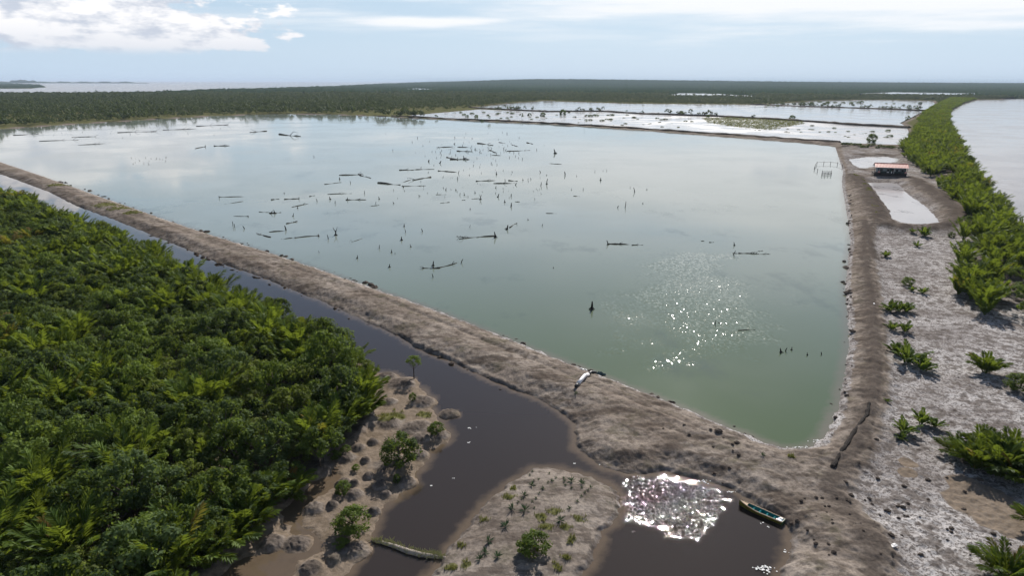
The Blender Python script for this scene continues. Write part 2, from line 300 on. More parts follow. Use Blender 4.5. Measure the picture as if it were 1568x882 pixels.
def ground_mat():
    m, t = mat('mud')
    pos = t.n('ShaderNodeNewGeometry').outputs['Position']
    at_ = t.n('ShaderNodeAttribute', attribute_name='zone').outputs['Color']
    s = t.n('ShaderNodeSeparateColor', {0: at_}).outputs
    big = t.noise(pos, 0.09, 4, 0.6); mid = t.noise(pos, 0.7, 5, 0.62); fin = t.noise(pos, 3.5, 5, 0.7)
    vor = t.n('ShaderNodeTexVoronoi', {'Vector': pos, 'Scale': 1.6}).outputs[0]
    rot = t.n('ShaderNodeMapping', {0: pos, 2: (0, 0, -math.atan2(DIKEDIR[1], DIKEDIR[0])), 3: (0.05, 0.9, 0.3)}).outputs[0]
    streak = t.noise(rot, 1.4, 5, 0.6)
    base = t.mix(t.ramp(big, 0.35, 0.65), (0.185, 0.152, 0.127), (0.325, 0.280, 0.242))
    base = t.mix(t.ramp(streak, 0.42, 0.66, 0, 0.6), base, (0.30, 0.250, 0.205))
    base = t.mix(t.ramp(mid, 0.47, 0.62, 0, 0.7), base, (0.105, 0.085, 0.070))
    base = t.mix(t.ramp(t.noise(pos, 0.28, 5, 0.7), 0.52, 0.66, 0, 0.55), base, (0.10, 0.092, 0.058))
    s2 = t.noise(t.n('ShaderNodeMapping', {0: pos, 2: (0, 0, -math.atan2(DIKEDIR[1], DIKEDIR[0])), 3: (0.10, 0.34, 0.3)}).outputs[0], 1.3, 6, 0.68)
    base = t.mix(t.ramp(s2, 0.50, 0.62, 0, 0.7), base, (0.075, 0.058, 0.047))
    base = t.mix(t.ramp(t.noise(pos, 0.16, 6, 0.7), 0.54, 0.68, 0, 0.6), base, (0.33, 0.275, 0.23))
    pal = t.mix(t.ramp(big, 0.38, 0.62), (0.38, 0.35, 0.335), (0.64, 0.61, 0.595))
    pal = t.mix(t.ramp(mid, 0.46, 0.60, 0, 0.85), pal, (0.17, 0.147, 0.133))
    pal = t.mix(t.ramp(fin, 0.46, 0.58, 0, 0.9), pal, (0.105, 0.088, 0.078))
    pits = t.n('ShaderNodeTexVoronoi', {'Vector': t.n('ShaderNodeVectorMath', {0: pos, 1: t.n('ShaderNodeVectorMath', {0: t.n('ShaderNodeTexNoise', {'Vector': pos, 'Scale': 1.5}).outputs[1], 'Scale': 0.9}, operation='SCALE').outputs[0]}, operation='ADD').outputs[0], 'Scale': 0.8}).outputs[0]
    pal = t.mix(t.ramp(pits, 0.10, 0.30, 0.85, 0), pal, (0.075, 0.062, 0.055))
    c = t.mix(t.ramp(t.math('ADD', s[0], t.math('MULTIPLY', t.math('SUBTRACT', mid, 0.5), 0.5)), 0.2, 0.75), base, pal)
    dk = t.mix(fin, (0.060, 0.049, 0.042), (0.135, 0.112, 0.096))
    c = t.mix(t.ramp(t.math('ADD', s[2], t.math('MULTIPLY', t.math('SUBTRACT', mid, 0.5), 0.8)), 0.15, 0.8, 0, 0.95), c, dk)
    tn = t.n('ShaderNodeAttribute', attribute_name='zone').outputs['Alpha']
    c = t.mix(t.ramp(tn, 0.25, 0.75, 0, 0.9), c, t.mix(t.ramp(mid, 0.35, 0.65), (0.17, 0.13, 0.092), (0.26, 0.205, 0.155)))
    vg = t.mix(t.ramp(mid, 0.35, 0.65), (0.075, 0.085, 0.022), (0.15, 0.15, 0.05))
    c = t.mix(t.ramp(t.math('ADD', s[1], t.math('MULTIPLY', t.math('SUBTRACT', fin, 0.5), 0.9)), 0.25, 0.8, 0, 0.85), c, vg)
    c = t.mix(t.ramp(fin, 0.35, 0.62, 0.38, 0), c, (0.06, 0.05, 0.042))
    hgt = t.math('ADD', t.math('MULTIPLY', fin, 0.6), t.math('ADD', mid, t.math('MULTIPLY', vor, 0.35)))
    b = t.n('ShaderNodeBump', {'Strength': 0.8, 'Distance': 0.15, 'Height': hgt}).outputs[0]
    finish(t, t.n('ShaderNodeBsdfPrincipled', {'Base Color': c, 'Roughness': 0.85, 'Normal': b, 'Specular IOR Level': 0.0}).outputs[0])
    return m
def water_mat(name, deep, shallow, rough=0.06, amp=0.01, lam=0.9, calm=0.08, longw=0.0):
    """turbid water: body colour by depth (attribute shore), ripples where the wind touches it (attribute ripple)"""
    m, t = mat(name)
    pos = t.n('ShaderNodeNewGeometry').outputs['Position']
    sh = t.n('ShaderNodeAttribute', attribute_name='shore').outputs['Fac']
    rp = t.n('ShaderNodeAttribute', attribute_name='ripple').outputs['Fac']
    pat = t.noise(pos, 0.022, 3, 0.55)
    col = deep
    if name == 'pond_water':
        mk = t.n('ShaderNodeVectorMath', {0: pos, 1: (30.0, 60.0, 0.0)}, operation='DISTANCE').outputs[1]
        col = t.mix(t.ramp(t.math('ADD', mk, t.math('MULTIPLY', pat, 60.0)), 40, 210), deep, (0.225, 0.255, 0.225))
    if name == 'pond_water':
        col = t.mix(t.ramp(t.noise(t.n('ShaderNodeMapping', {0: pos, 3: (1, 0.6, 1)}).outputs[0], 0.05, 5, 0.65), 0.55, 0.68, 0, 0.38), col, (0.055, 0.075, 0.062))
    if name in ('thin_water', 'far_pond_water'):
        fl = t.noise(t.n('ShaderNodeMapping', {0: pos, 3: (1, 0.45, 1)}).outputs[0], 0.11, 6, 0.72)
        col = t.mix(t.ramp(fl, 0.54, 0.62, 0, 0.85 if name == 'thin_water' else 0.45), col, (0.10, 0.085, 0.072))
    sh = t.math('MULTIPLY', t.math('ADD', sh, t.math('MULTIPLY', t.math('SUBTRACT', t.noise(pos, 0.9, 5, 0.7), 0.5), 0.9), clamp=True), t.ramp(sh, 0.0, 0.15))
    col = t.mix(sh, col, shallow)
    col = t.mix(t.ramp(pat, 0.35, 0.7, 0, 0.22), col, tuple(v*0.72 for v in deep))
    wv = t.n('ShaderNodeMapping', {0: pos, 3: (1.0, 0.7, 1)}).outputs[0]
    n1 = t.n('ShaderNodeTexNoise', {'Vector': wv, 'Scale': 1/lam, 'Detail': 2.0, 'Roughness': 0.4}).outputs['Color']
    gust = t.ramp(t.noise(pos, 0.05, 2, 0.5), 0.35, 0.65, 0.25, 1.0)
    if calm < 0.1: rp = t.math('MULTIPLY', t.ramp(t.math('ADD', rp, t.math('MULTIPLY', t.math('SUBTRACT', t.noise(pos, 0.7 if name == 'channel_water' else 0.12, 4, 0.65), 0.5), 1.5)), 0.25, 0.8), t.ramp(rp, 0.02, 0.25))
    st = t.math('ADD', t.math('MULTIPLY', rp, 1.0), t.math('MULTIPLY', gust, calm), clamp=True)
    off = t.n('ShaderNodeVectorMath', {0: n1, 1: (0.5, 0.5, 0.5)}, operation='SUBTRACT').outputs[0]
    off = t.n('ShaderNodeVectorMath', {0: off, 1: (1.0, 1.0, 0.0)}, operation='MULTIPLY').outputs[0]
    off = t.n('ShaderNodeVectorMath', {0: off, 'Scale': t.math('MULTIPLY', st, amp)}, operation='SCALE').outputs[0]
    b = t.n('ShaderNodeVectorMath', {0: off, 1: (0, 0, 1)}, operation='ADD').outputs[0]
    b = t.n('ShaderNodeVectorMath', {0: b}, operation='NORMALIZE').outputs[0]
    rr = t.math('ADD', t.math('MULTIPLY', rough, t.math('ADD', 0.25, t.math('MULTIPLY', rp, 0.8))) if name == 'channel_water' else rough, t.math('MULTIPLY', t.ramp(pat, 0.42, 0.62), longw))
    finish(t, t.n('ShaderNodeBsdfPrincipled', {'Base Color': col, 'Roughness': rr, 'IOR': 1.333, 'Normal': b}).outputs[0])
    return m
def leaf_mat(name, lo, hi, trans=(0.20, 0.26, 0.03), tf=0.42, rough=0.7, old=None):
    m, t = mat(name)
    oi = t.n('ShaderNodeObjectInfo').outputs['Random']
    lf = t.n('ShaderNodeAttribute', attribute_name='tint').outputs['Fac']
    f = t.math('ADD', t.math('MULTIPLY', oi, 0.5), t.math('MULTIPLY', lf, 0.5))
    c = t.mix(t.ramp(f, 0.15, 0.85), lo, hi)
    if old: c = t.mix(t.ramp(t.math('FRACT', t.math('MULTIPLY', oi, 37.7)), 0.965, 0.99), c, old)
    p = t.n('ShaderNodeBsdfPrincipled', {'Base Color': c, 'Roughness': rough, 'Specular IOR Level': 0.16})
    tr = t.n('ShaderNodeBsdfTranslucent', {0: t.mix(0.6, c, trans)})
    finish(t, t.n('ShaderNodeMixShader', {0: tf, 1: p.outputs[0], 2: tr.outputs[0]}).outputs[0])
    return m
ground_mat()
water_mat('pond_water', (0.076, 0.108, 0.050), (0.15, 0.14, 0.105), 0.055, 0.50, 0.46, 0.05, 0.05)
water_mat('channel_water', (0.034, 0.0265, 0.0215), (0.125, 0.092, 0.062), 0.030, 1.9, 0.27, 0.0)
water_mat('river_water', (0.20, 0.18, 0.175), (0.20, 0.18, 0.175), 0.12, 0.3, 2.5, 0.3, 0.05)
water_mat('sea_water', (0.24, 0.215, 0.20), (0.24, 0.215, 0.20), 0.2, 0.3, 6.0, 0.3)
water_mat('far_pond_water', (0.26, 0.25, 0.25), (0.4, 0.38, 0.36), 0.10, 0.3, 2.0, 0.2, 0.06)
water_mat('thin_water', (0.36, 0.34, 0.335), (0.36, 0.34, 0.335), 0.14, 0.3, 2.0, 0.2, 0.1)
leaf_mat('mangrove_leaf', (0.026, 0.052, 0.011), (0.140, 0.200, 0.034))
leaf_mat('cool_leaf', (0.022, 0.046, 0.016), (0.085, 0.130, 0.045))
leaf_mat('warm_leaf', (0.040, 0.058, 0.010), (0.165, 0.200, 0.034))
leaf_mat('nipa_leaf', (0.034, 0.070, 0.011), (0.105, 0.165, 0.020), (0.30, 0.36, 0.03), 0.38, 0.6, (0.20, 0.11, 0.03))
leaf_mat('young_leaf', (0.05, 0.10, 0.015), (0.11, 0.17, 0.025), (0.28, 0.34, 0.04))
leaf_mat('blue_leaf', (0.035, 0.065, 0.035), (0.06, 0.10, 0.05), (0.12, 0.2, 0.06), 0.2)
leaf_mat('far_leaf', (0.036, 0.058, 0.022), (0.100, 0.125, 0.042), tf=0.25, rough=0.6)
leaf_mat('pale_far_leaf', (0.055, 0.078, 0.028), (0.13, 0.155, 0.055), tf=0.25, rough=0.6)
leaf_mat('grass_leaf', (0.09, 0.11, 0.03), (0.20, 0.20, 0.06), (0.3, 0.3, 0.06), 0.25)
leaf_mat('dry_weed', (0.16, 0.17, 0.08), (0.30, 0.29, 0.17), (0.3, 0.3, 0.12), 0.2)
plain_mat('bark', (0.10, 0.082, 0.066), 0.85, 0.35, 3.0, 0.02)
plain_mat('dead_wood', (0.042, 0.035, 0.031), 0.75, 0.5, 2.5, 0.03)
plain_mat('pale_wood', (0.36, 0.31, 0.27), 0.8, 0.3, 3.0, 0.02)
plain_mat('clod', (0.085, 0.068, 0.056), 0.9, 0.45, 3.0, 0.08)
plain_mat('dark_roll', (0.035, 0.030, 0.027), 0.9, 0.5, 4.0, 0.06)
plain_mat('dike_soil', (0.105, 0.082, 0.062), 0.9, 0.4, 0.5, 0.2)
plain_mat('roof_red', (0.50, 0.135, 0.095), 0.55, 0.2, 0.8)
plain_mat('wall_green', (0.05, 0.085, 0.08), 0.7, 0.3, 1.0)
plain_mat('wall_grey', (0.24, 0.27, 0.285), 0.7, 0.25, 1.0)
plain_mat('house_wood', (0.050, 0.045, 0.042), 0.8, 0.3, 1.5)
plain_mat('white_paint', (0.72, 0.70, 0.68), 0.5, 0.1, 2.0)
plain_mat('pink_cloth', (0.55, 0.28, 0.25), 0.8, 0.1)
plain_mat('glass_dark', (0.02, 0.025, 0.03), 0.1, 0.1)
plain_mat('boat_olive', (0.13, 0.115, 0.024), 0.7, 0.3, 1.5)
plain_mat('boat_green', (0.025, 0.085, 0.028), 0.4, 0.25, 2)
plain_mat('boat_teal', (0.016, 0.17, 0.18), 0.8, 0.3, 2.5)
plain_mat('boat_cream', (0.55, 0.43, 0.30), 0.7, 0.15, 3)
plain_mat('boat_orange', (0.55, 0.17, 0.07), 0.5, 0.2, 3)
plain_mat('boat_blue', (0.10, 0.22, 0.42), 0.4, 0.2)
plain_mat('pipe_white', (0.74, 0.72, 0.72), 0.4, 0.1, 2)
plain_mat('pipe_black', (0.02, 0.02, 0.02), 0.5, 0.2)
plain_mat('net_blue', (0.09, 0.14, 0.15), 0.8, 0.4, 6)
plain_mat('foam', (0.72, 0.72, 0.70), 0.9, 0.15, 6)
def canopy_mat():
    m, t = mat('canopy')
    pos = t.n('ShaderNodeNewGeometry').outputs['Position']
    big = t.noise(pos, 0.0016, 4, 0.6); mid = t.noise(pos, 0.012, 4, 0.65); fin = t.noise(pos, 0.06, 4, 0.7)
    c = t.mix(t.ramp(big, 0.38, 0.62), (0.018, 0.034, 0.014), (0.034, 0.055, 0.020))
    c = t.mix(t.ramp(mid, 0.45, 0.7, 0, 0.5), c, (0.050, 0.070, 0.026))
    c = t.mix(t.ramp(fin, 0.4, 0.62, 0.7, 0), c, (0.018, 0.030, 0.010))
    b = t.n('ShaderNodeBump', {'Strength': 1.0, 'Distance': 8.0, 'Height': t.math('ADD', fin, mid)}).outputs[0]
    finish(t, t.n('ShaderNodeBsdfPrincipled', {'Base Color': c, 'Roughness': 0.8, 'Normal': b, 'Specular IOR Level': 0.0}).outputs[0])
canopy_mat()

# ------------------------------------------------------------------ object helpers
def tag(o, label=None, cat=None, group=None, kind=None):
    if label: o['label'] = label
    if cat: o['category'] = cat
    if group: o['group'] = group
    if kind: o['kind'] = kind
    return o
def link(name, data, parent=None, loc=None, rz=None, sc=None):
    o = bpy.data.objects.new(name, data); COL.objects.link(o)
    if parent: o.parent = parent
    if loc is not None: o.location = loc
    if rz is not None: o.rotation_euler = (0, 0, rz)
    if sc is not None: o.scale = (sc,)*3 if not hasattr(sc, '__len__') else sc
    return o
class MB:
    """collects shapes for one mesh"""
    def __init__(s): s.v = []; s.f = []; s.t = []
    def quad(s, a, b, c, d, tint=0.5):
        n = len(s.v); s.v += [tuple(a), tuple(b), tuple(c), tuple(d)]; s.f.append((n, n+1, n+2, n+3)); s.t.append(tint)
    def poly(s, pts, tint=0.5):
        n = len(s.v); s.v += [tuple(p) for p in pts]; s.f.append(tuple(range(n, n+len(pts)))); s.t.append(tint)
    def box(s, c, sz, M=None):
        c = Vector(c); n = len(s.v)
        for k in range(8):
            p = Vector(((k & 1)-.5, ((k >> 1) & 1)-.5, ((k >> 2) & 1)-.5))
            p = Vector((p.x*sz[0], p.y*sz[1], p.z*sz[2]))
            s.v.append(tuple((M @ p if M else p)+c))
        for f in ((0,2,3,1),(4,5,7,6),(0,1,5,4),(2,6,7,3),(0,4,6,2),(1,3,7,5)): s.f.append(tuple(n+i for i in f)); s.t.append(.5)
    def tube(s, pts, rad, k=6, cap=True):
        pts = [Vector(p) for p in pts]; n0 = len(s.v); m = len(pts)
        for i, p in enumerate(pts):
            d = (pts[min(i+1, m-1)]-pts[max(i-1, 0)]).normalized()
            a = d.cross(Vector((0, 0, 1)));
            if a.length < 0.05: a = d.cross(Vector((1, 0, 0)))
            a.normalize(); b = d.cross(a)
            r = rad[i] if hasattr(rad, '__len__') else rad
            for j in range(k):
                t = 2*math.pi*j/k; s.v.append(tuple(p+a*(r*math.cos(t))+b*(r*math.sin(t))))
        for i in range(m-1):
            for j in range(k):
                q = (j+1) % k
                s.f.append((n0+i*k+j, n0+i*k+q, n0+(i+1)*k+q, n0+(i+1)*k+j)); s.t.append(.5)
        if cap:
            s.f.append(tuple(n0+j for j in range(k))[::-1]); s.f.append(tuple(n0+(m-1)*k+j for j in range(k))); s.t += [.5, .5]
    def mesh(s, name, m, smooth=False):
        me = bpy.data.meshes.new(name); me.from_pydata(s.v, [], s.f); me.materials.append(MATS[m])
        a = me.attributes.new('tint', 'FLOAT', 'FACE'); a.data.foreach_set('value', s.t)
        if smooth: me.shade_smooth()
        me.update(); return me
def gridmesh(name, P, faces, m, attrs=None, smooth=True):
    me = bpy.data.meshes.new(name)
    me.vertices.add(len(P)); me.vertices.foreach_set('co', P.astype(np.float32).ravel())
    nf = len(faces); me.loops.add(nf*4); me.polygons.add(nf)
    me.loops.foreach_set('vertex_index', faces.astype(np.int32).ravel())
    me.polygons.foreach_set('loop_start', np.arange(0, nf*4, 4, dtype=np.int32))
    me.polygons.foreach_set('loop_total', np.full(nf, 4, np.int32))
    me.polygons.foreach_set('use_smooth', np.full(nf, smooth))
    me.update(calc_edges=True); me.materials.append(MATS[m])
    for k, v in (attrs or {}).items():
        if v.ndim == 2:
            a = me.attributes.new(k, 'FLOAT_COLOR', 'POINT'); a.data.foreach_set('color', v.astype(np.float32).ravel())
        else:
            a = me.attributes.new(k, 'FLOAT', 'POINT'); a.data.foreach_set('value', v.astype(np.float32))
    return me

# ------------------------------------------------------------------ the ground: one polar sheet out to the horizon
def grid(angs, rads, wrap):
    A, RR = np.meshgrid(angs, rads)
    P = np.stack([np.sin(A)*RR, np.cos(A)*RR], -1).reshape(-1, 2)
    na, nr = len(angs), len(rads)
    idx = np.arange(na*nr).reshape(nr, na)
    jn = np.roll(np.arange(na), -1) if wrap else np.arange(1, na)
    j0 = np.arange(na if wrap else na-1)
    jn = jn if wrap else np.arange(1, na)
    F = np.stack([idx[:-1][:, j0], idx[1:][:, j0], idx[1:][:, jn], idx[:-1][:, jn]], -1).reshape(-1, 4)
    return P, F[:, ::-1], idx
rows = [float(np.hypot(*at(784, y)[:2])) for y in np.arange(985, 132, -1.35)]
rads = np.array([0.5, 15, 28] + rows + list(np.geomspace(rows[-1]*1.08, 80000, 26)))
angs = np.concatenate([np.radians(np.linspace(-42.5, 42.5, 900)), np.radians(np.arange(48, 317, 6.0))])
GP, GF, GI = grid(angs, rads, True)
gh, gz, gs = terrain(GP)
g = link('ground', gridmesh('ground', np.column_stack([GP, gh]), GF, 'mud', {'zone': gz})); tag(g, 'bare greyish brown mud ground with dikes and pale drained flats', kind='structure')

# water sheets cut from a coarser copy of the same grid
sub_r = np.unique(np.r_[np.arange(0, len(rads), 3), len(rads)-1]); sub_a = np.unique(np.r_[np.arange(0, 900, 3), np.arange(899, len(angs))])
WI = GI[np.ix_(sub_r, sub_a)]
WF = np.stack([WI[:-1, :-1], WI[:-1, 1:], WI[1:, 1:], WI[1:, :-1]], -1).reshape(-1, 4)
WF = np.concatenate([WF, np.stack([WI[:-1, -1], WI[:-1, 0], WI[1:, 0], WI[1:, -1]], -1)])
def sheet(name, s, margin, z, m, label, ripple=None, depth=True):
    keep = (s[WF] < margin).any(1)
    f = WF[keep]; u, invf = np.unique(f, return_inverse=True); f = invf.reshape(-1, 4)
    P = np.column_stack([GP[u], np.full(len(u), z)])
    sh = 1-ss(0.03, 0.60 if m == 'channel_water' else 0.85, z-gh[u]) if depth else np.zeros(len(u))
    rp = ripple(GP[u]) if ripple else np.zeros(len(u))
    o = link(name, gridmesh(name, P, f, m, {'shore': sh, 'ripple': rp})); tag(o, label, kind='structure'); return o
def ripple_pond(P):
    pg = poly([(930,440),(950,410),(1040,380),(1130,390),(1180,440),(1190,490),(1150,530),(1110,560),(1040,552),(960,530),(915,490)])
    s = sdf(P, pg)+fbm(P[:, 0], P[:, 1], 0.06, 3, 5)*14
    far = 0.10*ss(150, 500, np.hypot(P[:, 0], P[:, 1]))
    return np.maximum((1-ss(-22, 16, s))*0.95, far)
def ripple_chan(P):
    pg = poly([(935,724),(1000,730),(1070,732),(1132,760),(1112,790),(1085,822),(1040,832),(985,812),(955,792)])
    s = sdf(P, pg)+fbm(P[:, 0], P[:, 1], 0.35, 3, 6)*2.2
    return (1-ss(-3.0, 1.5, s))*0.95
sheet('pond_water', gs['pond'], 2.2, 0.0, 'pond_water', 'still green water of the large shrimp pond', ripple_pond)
sheet('channel_water', gs['chan'], 2.0, -0.012, 'channel_water', 'dark brown water of the drainage channel and its pool', ripple_chan)
sheet('river_water', gs['river'], 4.0, -0.02, 'river_water', 'pale grey brown river along the palm bank', depth=False)
def flatpoly(name, pg, z, m, label):
    from mathutils.geometry import tessellate_polygon
    v = [Vector((p[0], p[1], z)) for p in pg]; tr = tessellate_polygon([v])
    me = bpy.data.meshes.new(name); me.from_pydata([tuple(p) for p in v], [], [t if (v[t[1]]-v[t[0]]).cross(v[t[2]]-v[t[0]]).z > 0 else t[::-1] for t in tr])
    me.materials.append(MATS[m]); o = link(name, me); tag(o, label, kind='structure'); return o
for q, (pg, m, lb) in enumerate(((PA, 'thin_water', 'shallow whitish pond strewn with dark clumps behind the green pond'), (PB, 'far_pond_water', 'long pale pond beyond the second dike'), (PC, 'far_pond_water', 'small pale pond near the river bend'), (PD, 'far_pond_water', 'pale pond set within the far mangrove'), (PE, 'far_pond_water', 'farthest pale strip of water before the right horizon'), (PF, 'far_pond_water', 'thin sliver of pale water in the far mangrove'), (PDRY, 'thin_water', 'drained whitish basin below the house'), (PUP, 'thin_water', 'little whitish basin behind the house'))):
    flatpoly('far_water' if q < 6 else 'basin_water', pg, (0.02+q*0.012) if q < 6 else -0.03, m, lb)
sheet('sea_water', gs['sea'], 30.0, -0.03, 'sea_water', 'pale sea reaching the horizon at the left', depth=False)
for o in bpy.data.objects:
    if o.name.startswith('far_water'): o.location.z += 0.75

# ------------------------------------------------------------------ far dikes: low earth banks swept along lines
def dike(name, pts, wd, ht, label, z0=0.0):
    P = [Vector((*at(*p)[:2], 0)) for p in pts]; L = []
    for a, b in zip(P[:-1], P[1:]):
        n = max(2, int((b-a).length/9)); L += [a.lerp(b, i/n) for i in range(n)]
    L.append(P[-1]); v = []; f = []; prof = ((-1, -0.3), (-0.62, 0.75), (-0.2, 1.0), (0.25, 0.95), (0.65, 0.7), (1, -0.3)); k = len(prof)
    for i, p in enumerate(L):
        d = (L[min(i+1, len(L)-1)]-L[max(i-1, 0)]).normalized(); nn = Vector((d.y, -d.x, 0))
        for a, b in prof:
            v.append(tuple(p+nn*(a*wd*(1+random.uniform(-.25, .25)))+Vector((0, 0, z0+ht*b*(1+random.uniform(-.3, .3))))))
    for i in range(len(L)-1):
        for j in range(k-1): f.append((i*k+j, i*k+j+1, (i+1)*k+j+1, (i+1)*k+j))
    me = bpy.data.meshes.new(name); me.from_pydata(v, [], f); me.materials.append(MATS['dike_soil'])
    tag(link(name, me), label, kind='structure')
dike('far_dike', [(600,178),(650,180.4),(700,183),(800,187.2),(894,192.2),(1000,199),(1100,206),(1200,213.2),(1285,219.7)], 3.2, 1.7, 'thin straight earth dike along the far side of the green pond')
dike('far_dike', [(720,165),(735,166.5),(840,171.6),(919,171),(980,175),(1100,179),(1219,185.5),(1309,192.3),(1392,196.6)], 4, 2.0, 'second thin earth dike between two pale ponds', 0.6)
dike('far_dike', [(1150,160.2),(1243,163.6),(1339,166.9),(1418,169.8)], 4, 1.8, 'third thin earth dike farthest toward the river bend', 0.6)

# ------------------------------------------------------------------ plants: shared meshes
def crown_mesh(name, seed, rad=(1.9, 1.9, 1.5), zc=2.3, nclump=22, per=60, leaf=0.27, m='mangrove_leaf', ulo=-0.35):
    r = random.Random(seed); b = MB()
    for c in range(nclump):
        th = r.uniform(0, 2*math.pi); u = r.uniform(ulo, 1.0); q = math.sqrt(max(0, 1-u*u))*r.uniform(0.55, 1.0)
        cx, cy, cz = rad[0]*q*math.cos(th), rad[1]*q*math.sin(th), zc+rad[2]*u*0.85
        cr = r.uniform(0.32, 0.55)*rad[0]*0.62; ct = r.random()
        for k in range(per):
            d = Vector((r.gauss(0, 1), r.gauss(0, 1), r.gauss(0.35, 0.9))).normalized()
            p = Vector((cx, cy, cz))+Vector((d.x*cr, d.y*cr, d.z*cr*0.75))*r.uniform(0.55, 1.05)
            n = (d+Vector((r.gauss(0, .5), r.gauss(0, .5), r.gauss(0.5, .5)))).normalized()
            a = n.orthogonal().normalized(); a = (Matrix.Rotation(r.uniform(0, 6.28), 3, n) @ a); e = n.cross(a)
            l = leaf*r.uniform(0.7, 1.35); wdt = l*r.uniform(0.4, 0.6)
            b.quad(p-a*l*.5, p+e*wdt*.5, p+a*l*.5, p-e*wdt*.5, min(1, max(0, ct*0.6+r.random()*0.4)))
    return b.mesh(name, m)
def trunk_mesh(name, seed, h=2.2, m='bark'):
    r = random.Random(seed); b = MB()
    b.tube([(0, 0, -0.2), (0.05, 0, h*0.35), (r.uniform(-.2, .2), r.uniform(-.2, .2), h)], [0.13, 0.10, 0.06], 6)
    for k in range(5):
        a = r.uniform(0, 6.28); z = h*r.uniform(0.3, 0.7)
        b.tube([(0, 0, z), (math.cos(a)*.7, math.sin(a)*.7, z+.7), (math.cos(a)*1.3, math.sin(a)*1.3, z+1.3)], [.06, .045, .02], 5)
    return b.mesh(name, m, True)
def frond_shape(b, r, length=5.5, rise=R(74), az=0.0, droop=1.1, pairs=20, ll=1.15, lw=0.22, base=0.12, twist=0.0):
    """one pinnate frond: rachis and leaflets"""
    d0 = Vector((math.cos(az), math.sin(az), 0)); pts = []; p = d0*base; n = 10; ang = rise
    for i in range(n+1):
        pts.append(p.copy()); p = p+(d0*math.cos(ang)+Vector((0, 0, 1))*math.sin(ang))*(length/n)
        ang -= droop/n*(0.35+1.5*i/n)
    b.tube(pts, [0.06-0.05*i/n for i in range(n+1)], 4, False)
    tint = r.random(); side0 = Vector((-d0.y, d0.x, 0))
    for i in range(pairs):
        t = 0.16+0.84*i/(pairs-1); q = min(t*n, n-0.001); k = int(q)
        c = pts[k].lerp(pts[k+1], q-k); tg = (pts[k+1]-pts[k]).normalized(); up = side0.cross(tg)
        L = ll*(0.55+0.9*math.sin(math.pi*min(1, 0.18+0.74*t)))*r.uniform(.85, 1.12)*(0.75 if t > .93 else 1)
        for s in (-1, 1):
            dr = (tg*r.uniform(.85, 1.2)+side0*s*r.uniform(.5, .75)+up*r.uniform(-.12, .3)).normalized()
            wv = dr.cross(up).normalized()*(lw*r.uniform(.8, 1.2)); tip = c+dr*L+Vector((0, 0, -0.18*L))
            mid = c+dr*(L*.45)
            b.quad(c, mid+wv*.5, tip, mid-wv*.5, min(1, max(0, tint*.6+r.random()*.4)))
PALMSPEC = []
def palm_spec(seed, n):
    r = random.Random(seed); out = []
    for i in range(n):
        inner = i/n
        out.append(dict(length=r.uniform(4.6, 6.2), rise=R(r.uniform(52, 74)+inner*16), az=i*2.4+r.uniform(-.3, .3), droop=r.uniform(.35, 1.0)*(1-.45*inner)))
    return out
def palm_mesh(name, seed, n=12, **kw):
    r = random.Random(seed); b = MB()
    for s in palm_spec(seed, n): frond_shape(b, r, **{**s, **kw})
    return b.mesh(name, 'nipa_leaf')
CROWN = [crown_mesh('mangrove_crown', 11+i, m=('mangrove_leaf', 'cool_leaf', 'mangrove_leaf', 'warm_leaf', 'mangrove_leaf')[i], rad=(1.7+.25*(i % 3), 1.9, 1.3+.2*(i % 2)), zc=2.1+.25*(i % 3)) for i in range(5)]
BUSHC = [crown_mesh('shrub_crown', 301+i, rad=(1.75+.2*(i % 2), 1.9, 1.25+.25*(i % 3)), zc=1.25+.15*(i % 2), nclump=44, per=60, leaf=0.26, ulo=-.85) for i in range(4)]
TRUNK = [trunk_mesh('mangrove_trunk', 31+i) for i in range(2)]
PALM = [palm_mesh('nipa_palm', 51+i, 13+i % 3) for i in range(4)]
FRONDS = []
for i in range(3):
    r = random.Random(81+i); L = []
    for s in palm_spec(81+i, 15):
        b = MB(); frond_shape(b, r, **s); L.append(b.mesh('frond', 'nipa_leaf'))
    FRONDS.append(L)
CLUMP = []
for i in range(3):
    r = random.Random(161+i); L = []
    for k in range(26):
        inner = k/26; b = MB()
        frond_shape(b, r, length=r.uniform(3.4, 5.4), rise=R(r.uniform(34, 66)+inner*26), az=k*2.4+r.uniform(-.3, .3), droop=r.uniform(.5, 1.2)*(1-.4*inner), lw=.26, base=r.uniform(.1, .7))
        L.append(b.mesh('frond', 'nipa_leaf'))
    CLUMP.append(L)
FARTREE = [crown_mesh('far_tree', 91+i, rad=(3.2, 3.0, 2.2+.8*i), zc=3.0+.6*i, nclump=12, per=14, leaf=1.15, m='far_leaf' if i != 1 else 'pale_far_leaf') for i in range(3)]
YOUNG = []
for i in range(3):
    b = MB(); r = random.Random(121+i)
    for k in range(15): frond_shape(b, r, length=r.uniform(1.5, 2.7), rise=R(r.uniform(48, 86)), az=k*.9+r.uniform(-.3, .3), droop=r.uniform(.5, 1.2), pairs=10, ll=.62, lw=.26, base=r.uniform(.05, .5))
    YOUNG.append(b.mesh('young_palm', 'young_leaf'))
SPIKY = []
for i in range(2):
    b = MB(); r = random.Random(141+i)
    for k in range(26):
        a = r.uniform(0, 6.28); e = r.uniform(.25, 1.4); L = r.uniform(.6, 1.1); d = Vector((math.cos(a)*math.cos(e), math.sin(a)*math.cos(e), math.sin(e)))
        s = d.cross(Vector((0, 0, 1))).normalized()*.055; m_ = d*L*.5
        b.quad((0, 0, 0.05), m_+s, d*L+Vector((0, 0, -.12)), m_-s, r.random())
    SPIKY.append(b.mesh('spiky_plant', 'blue_leaf'))

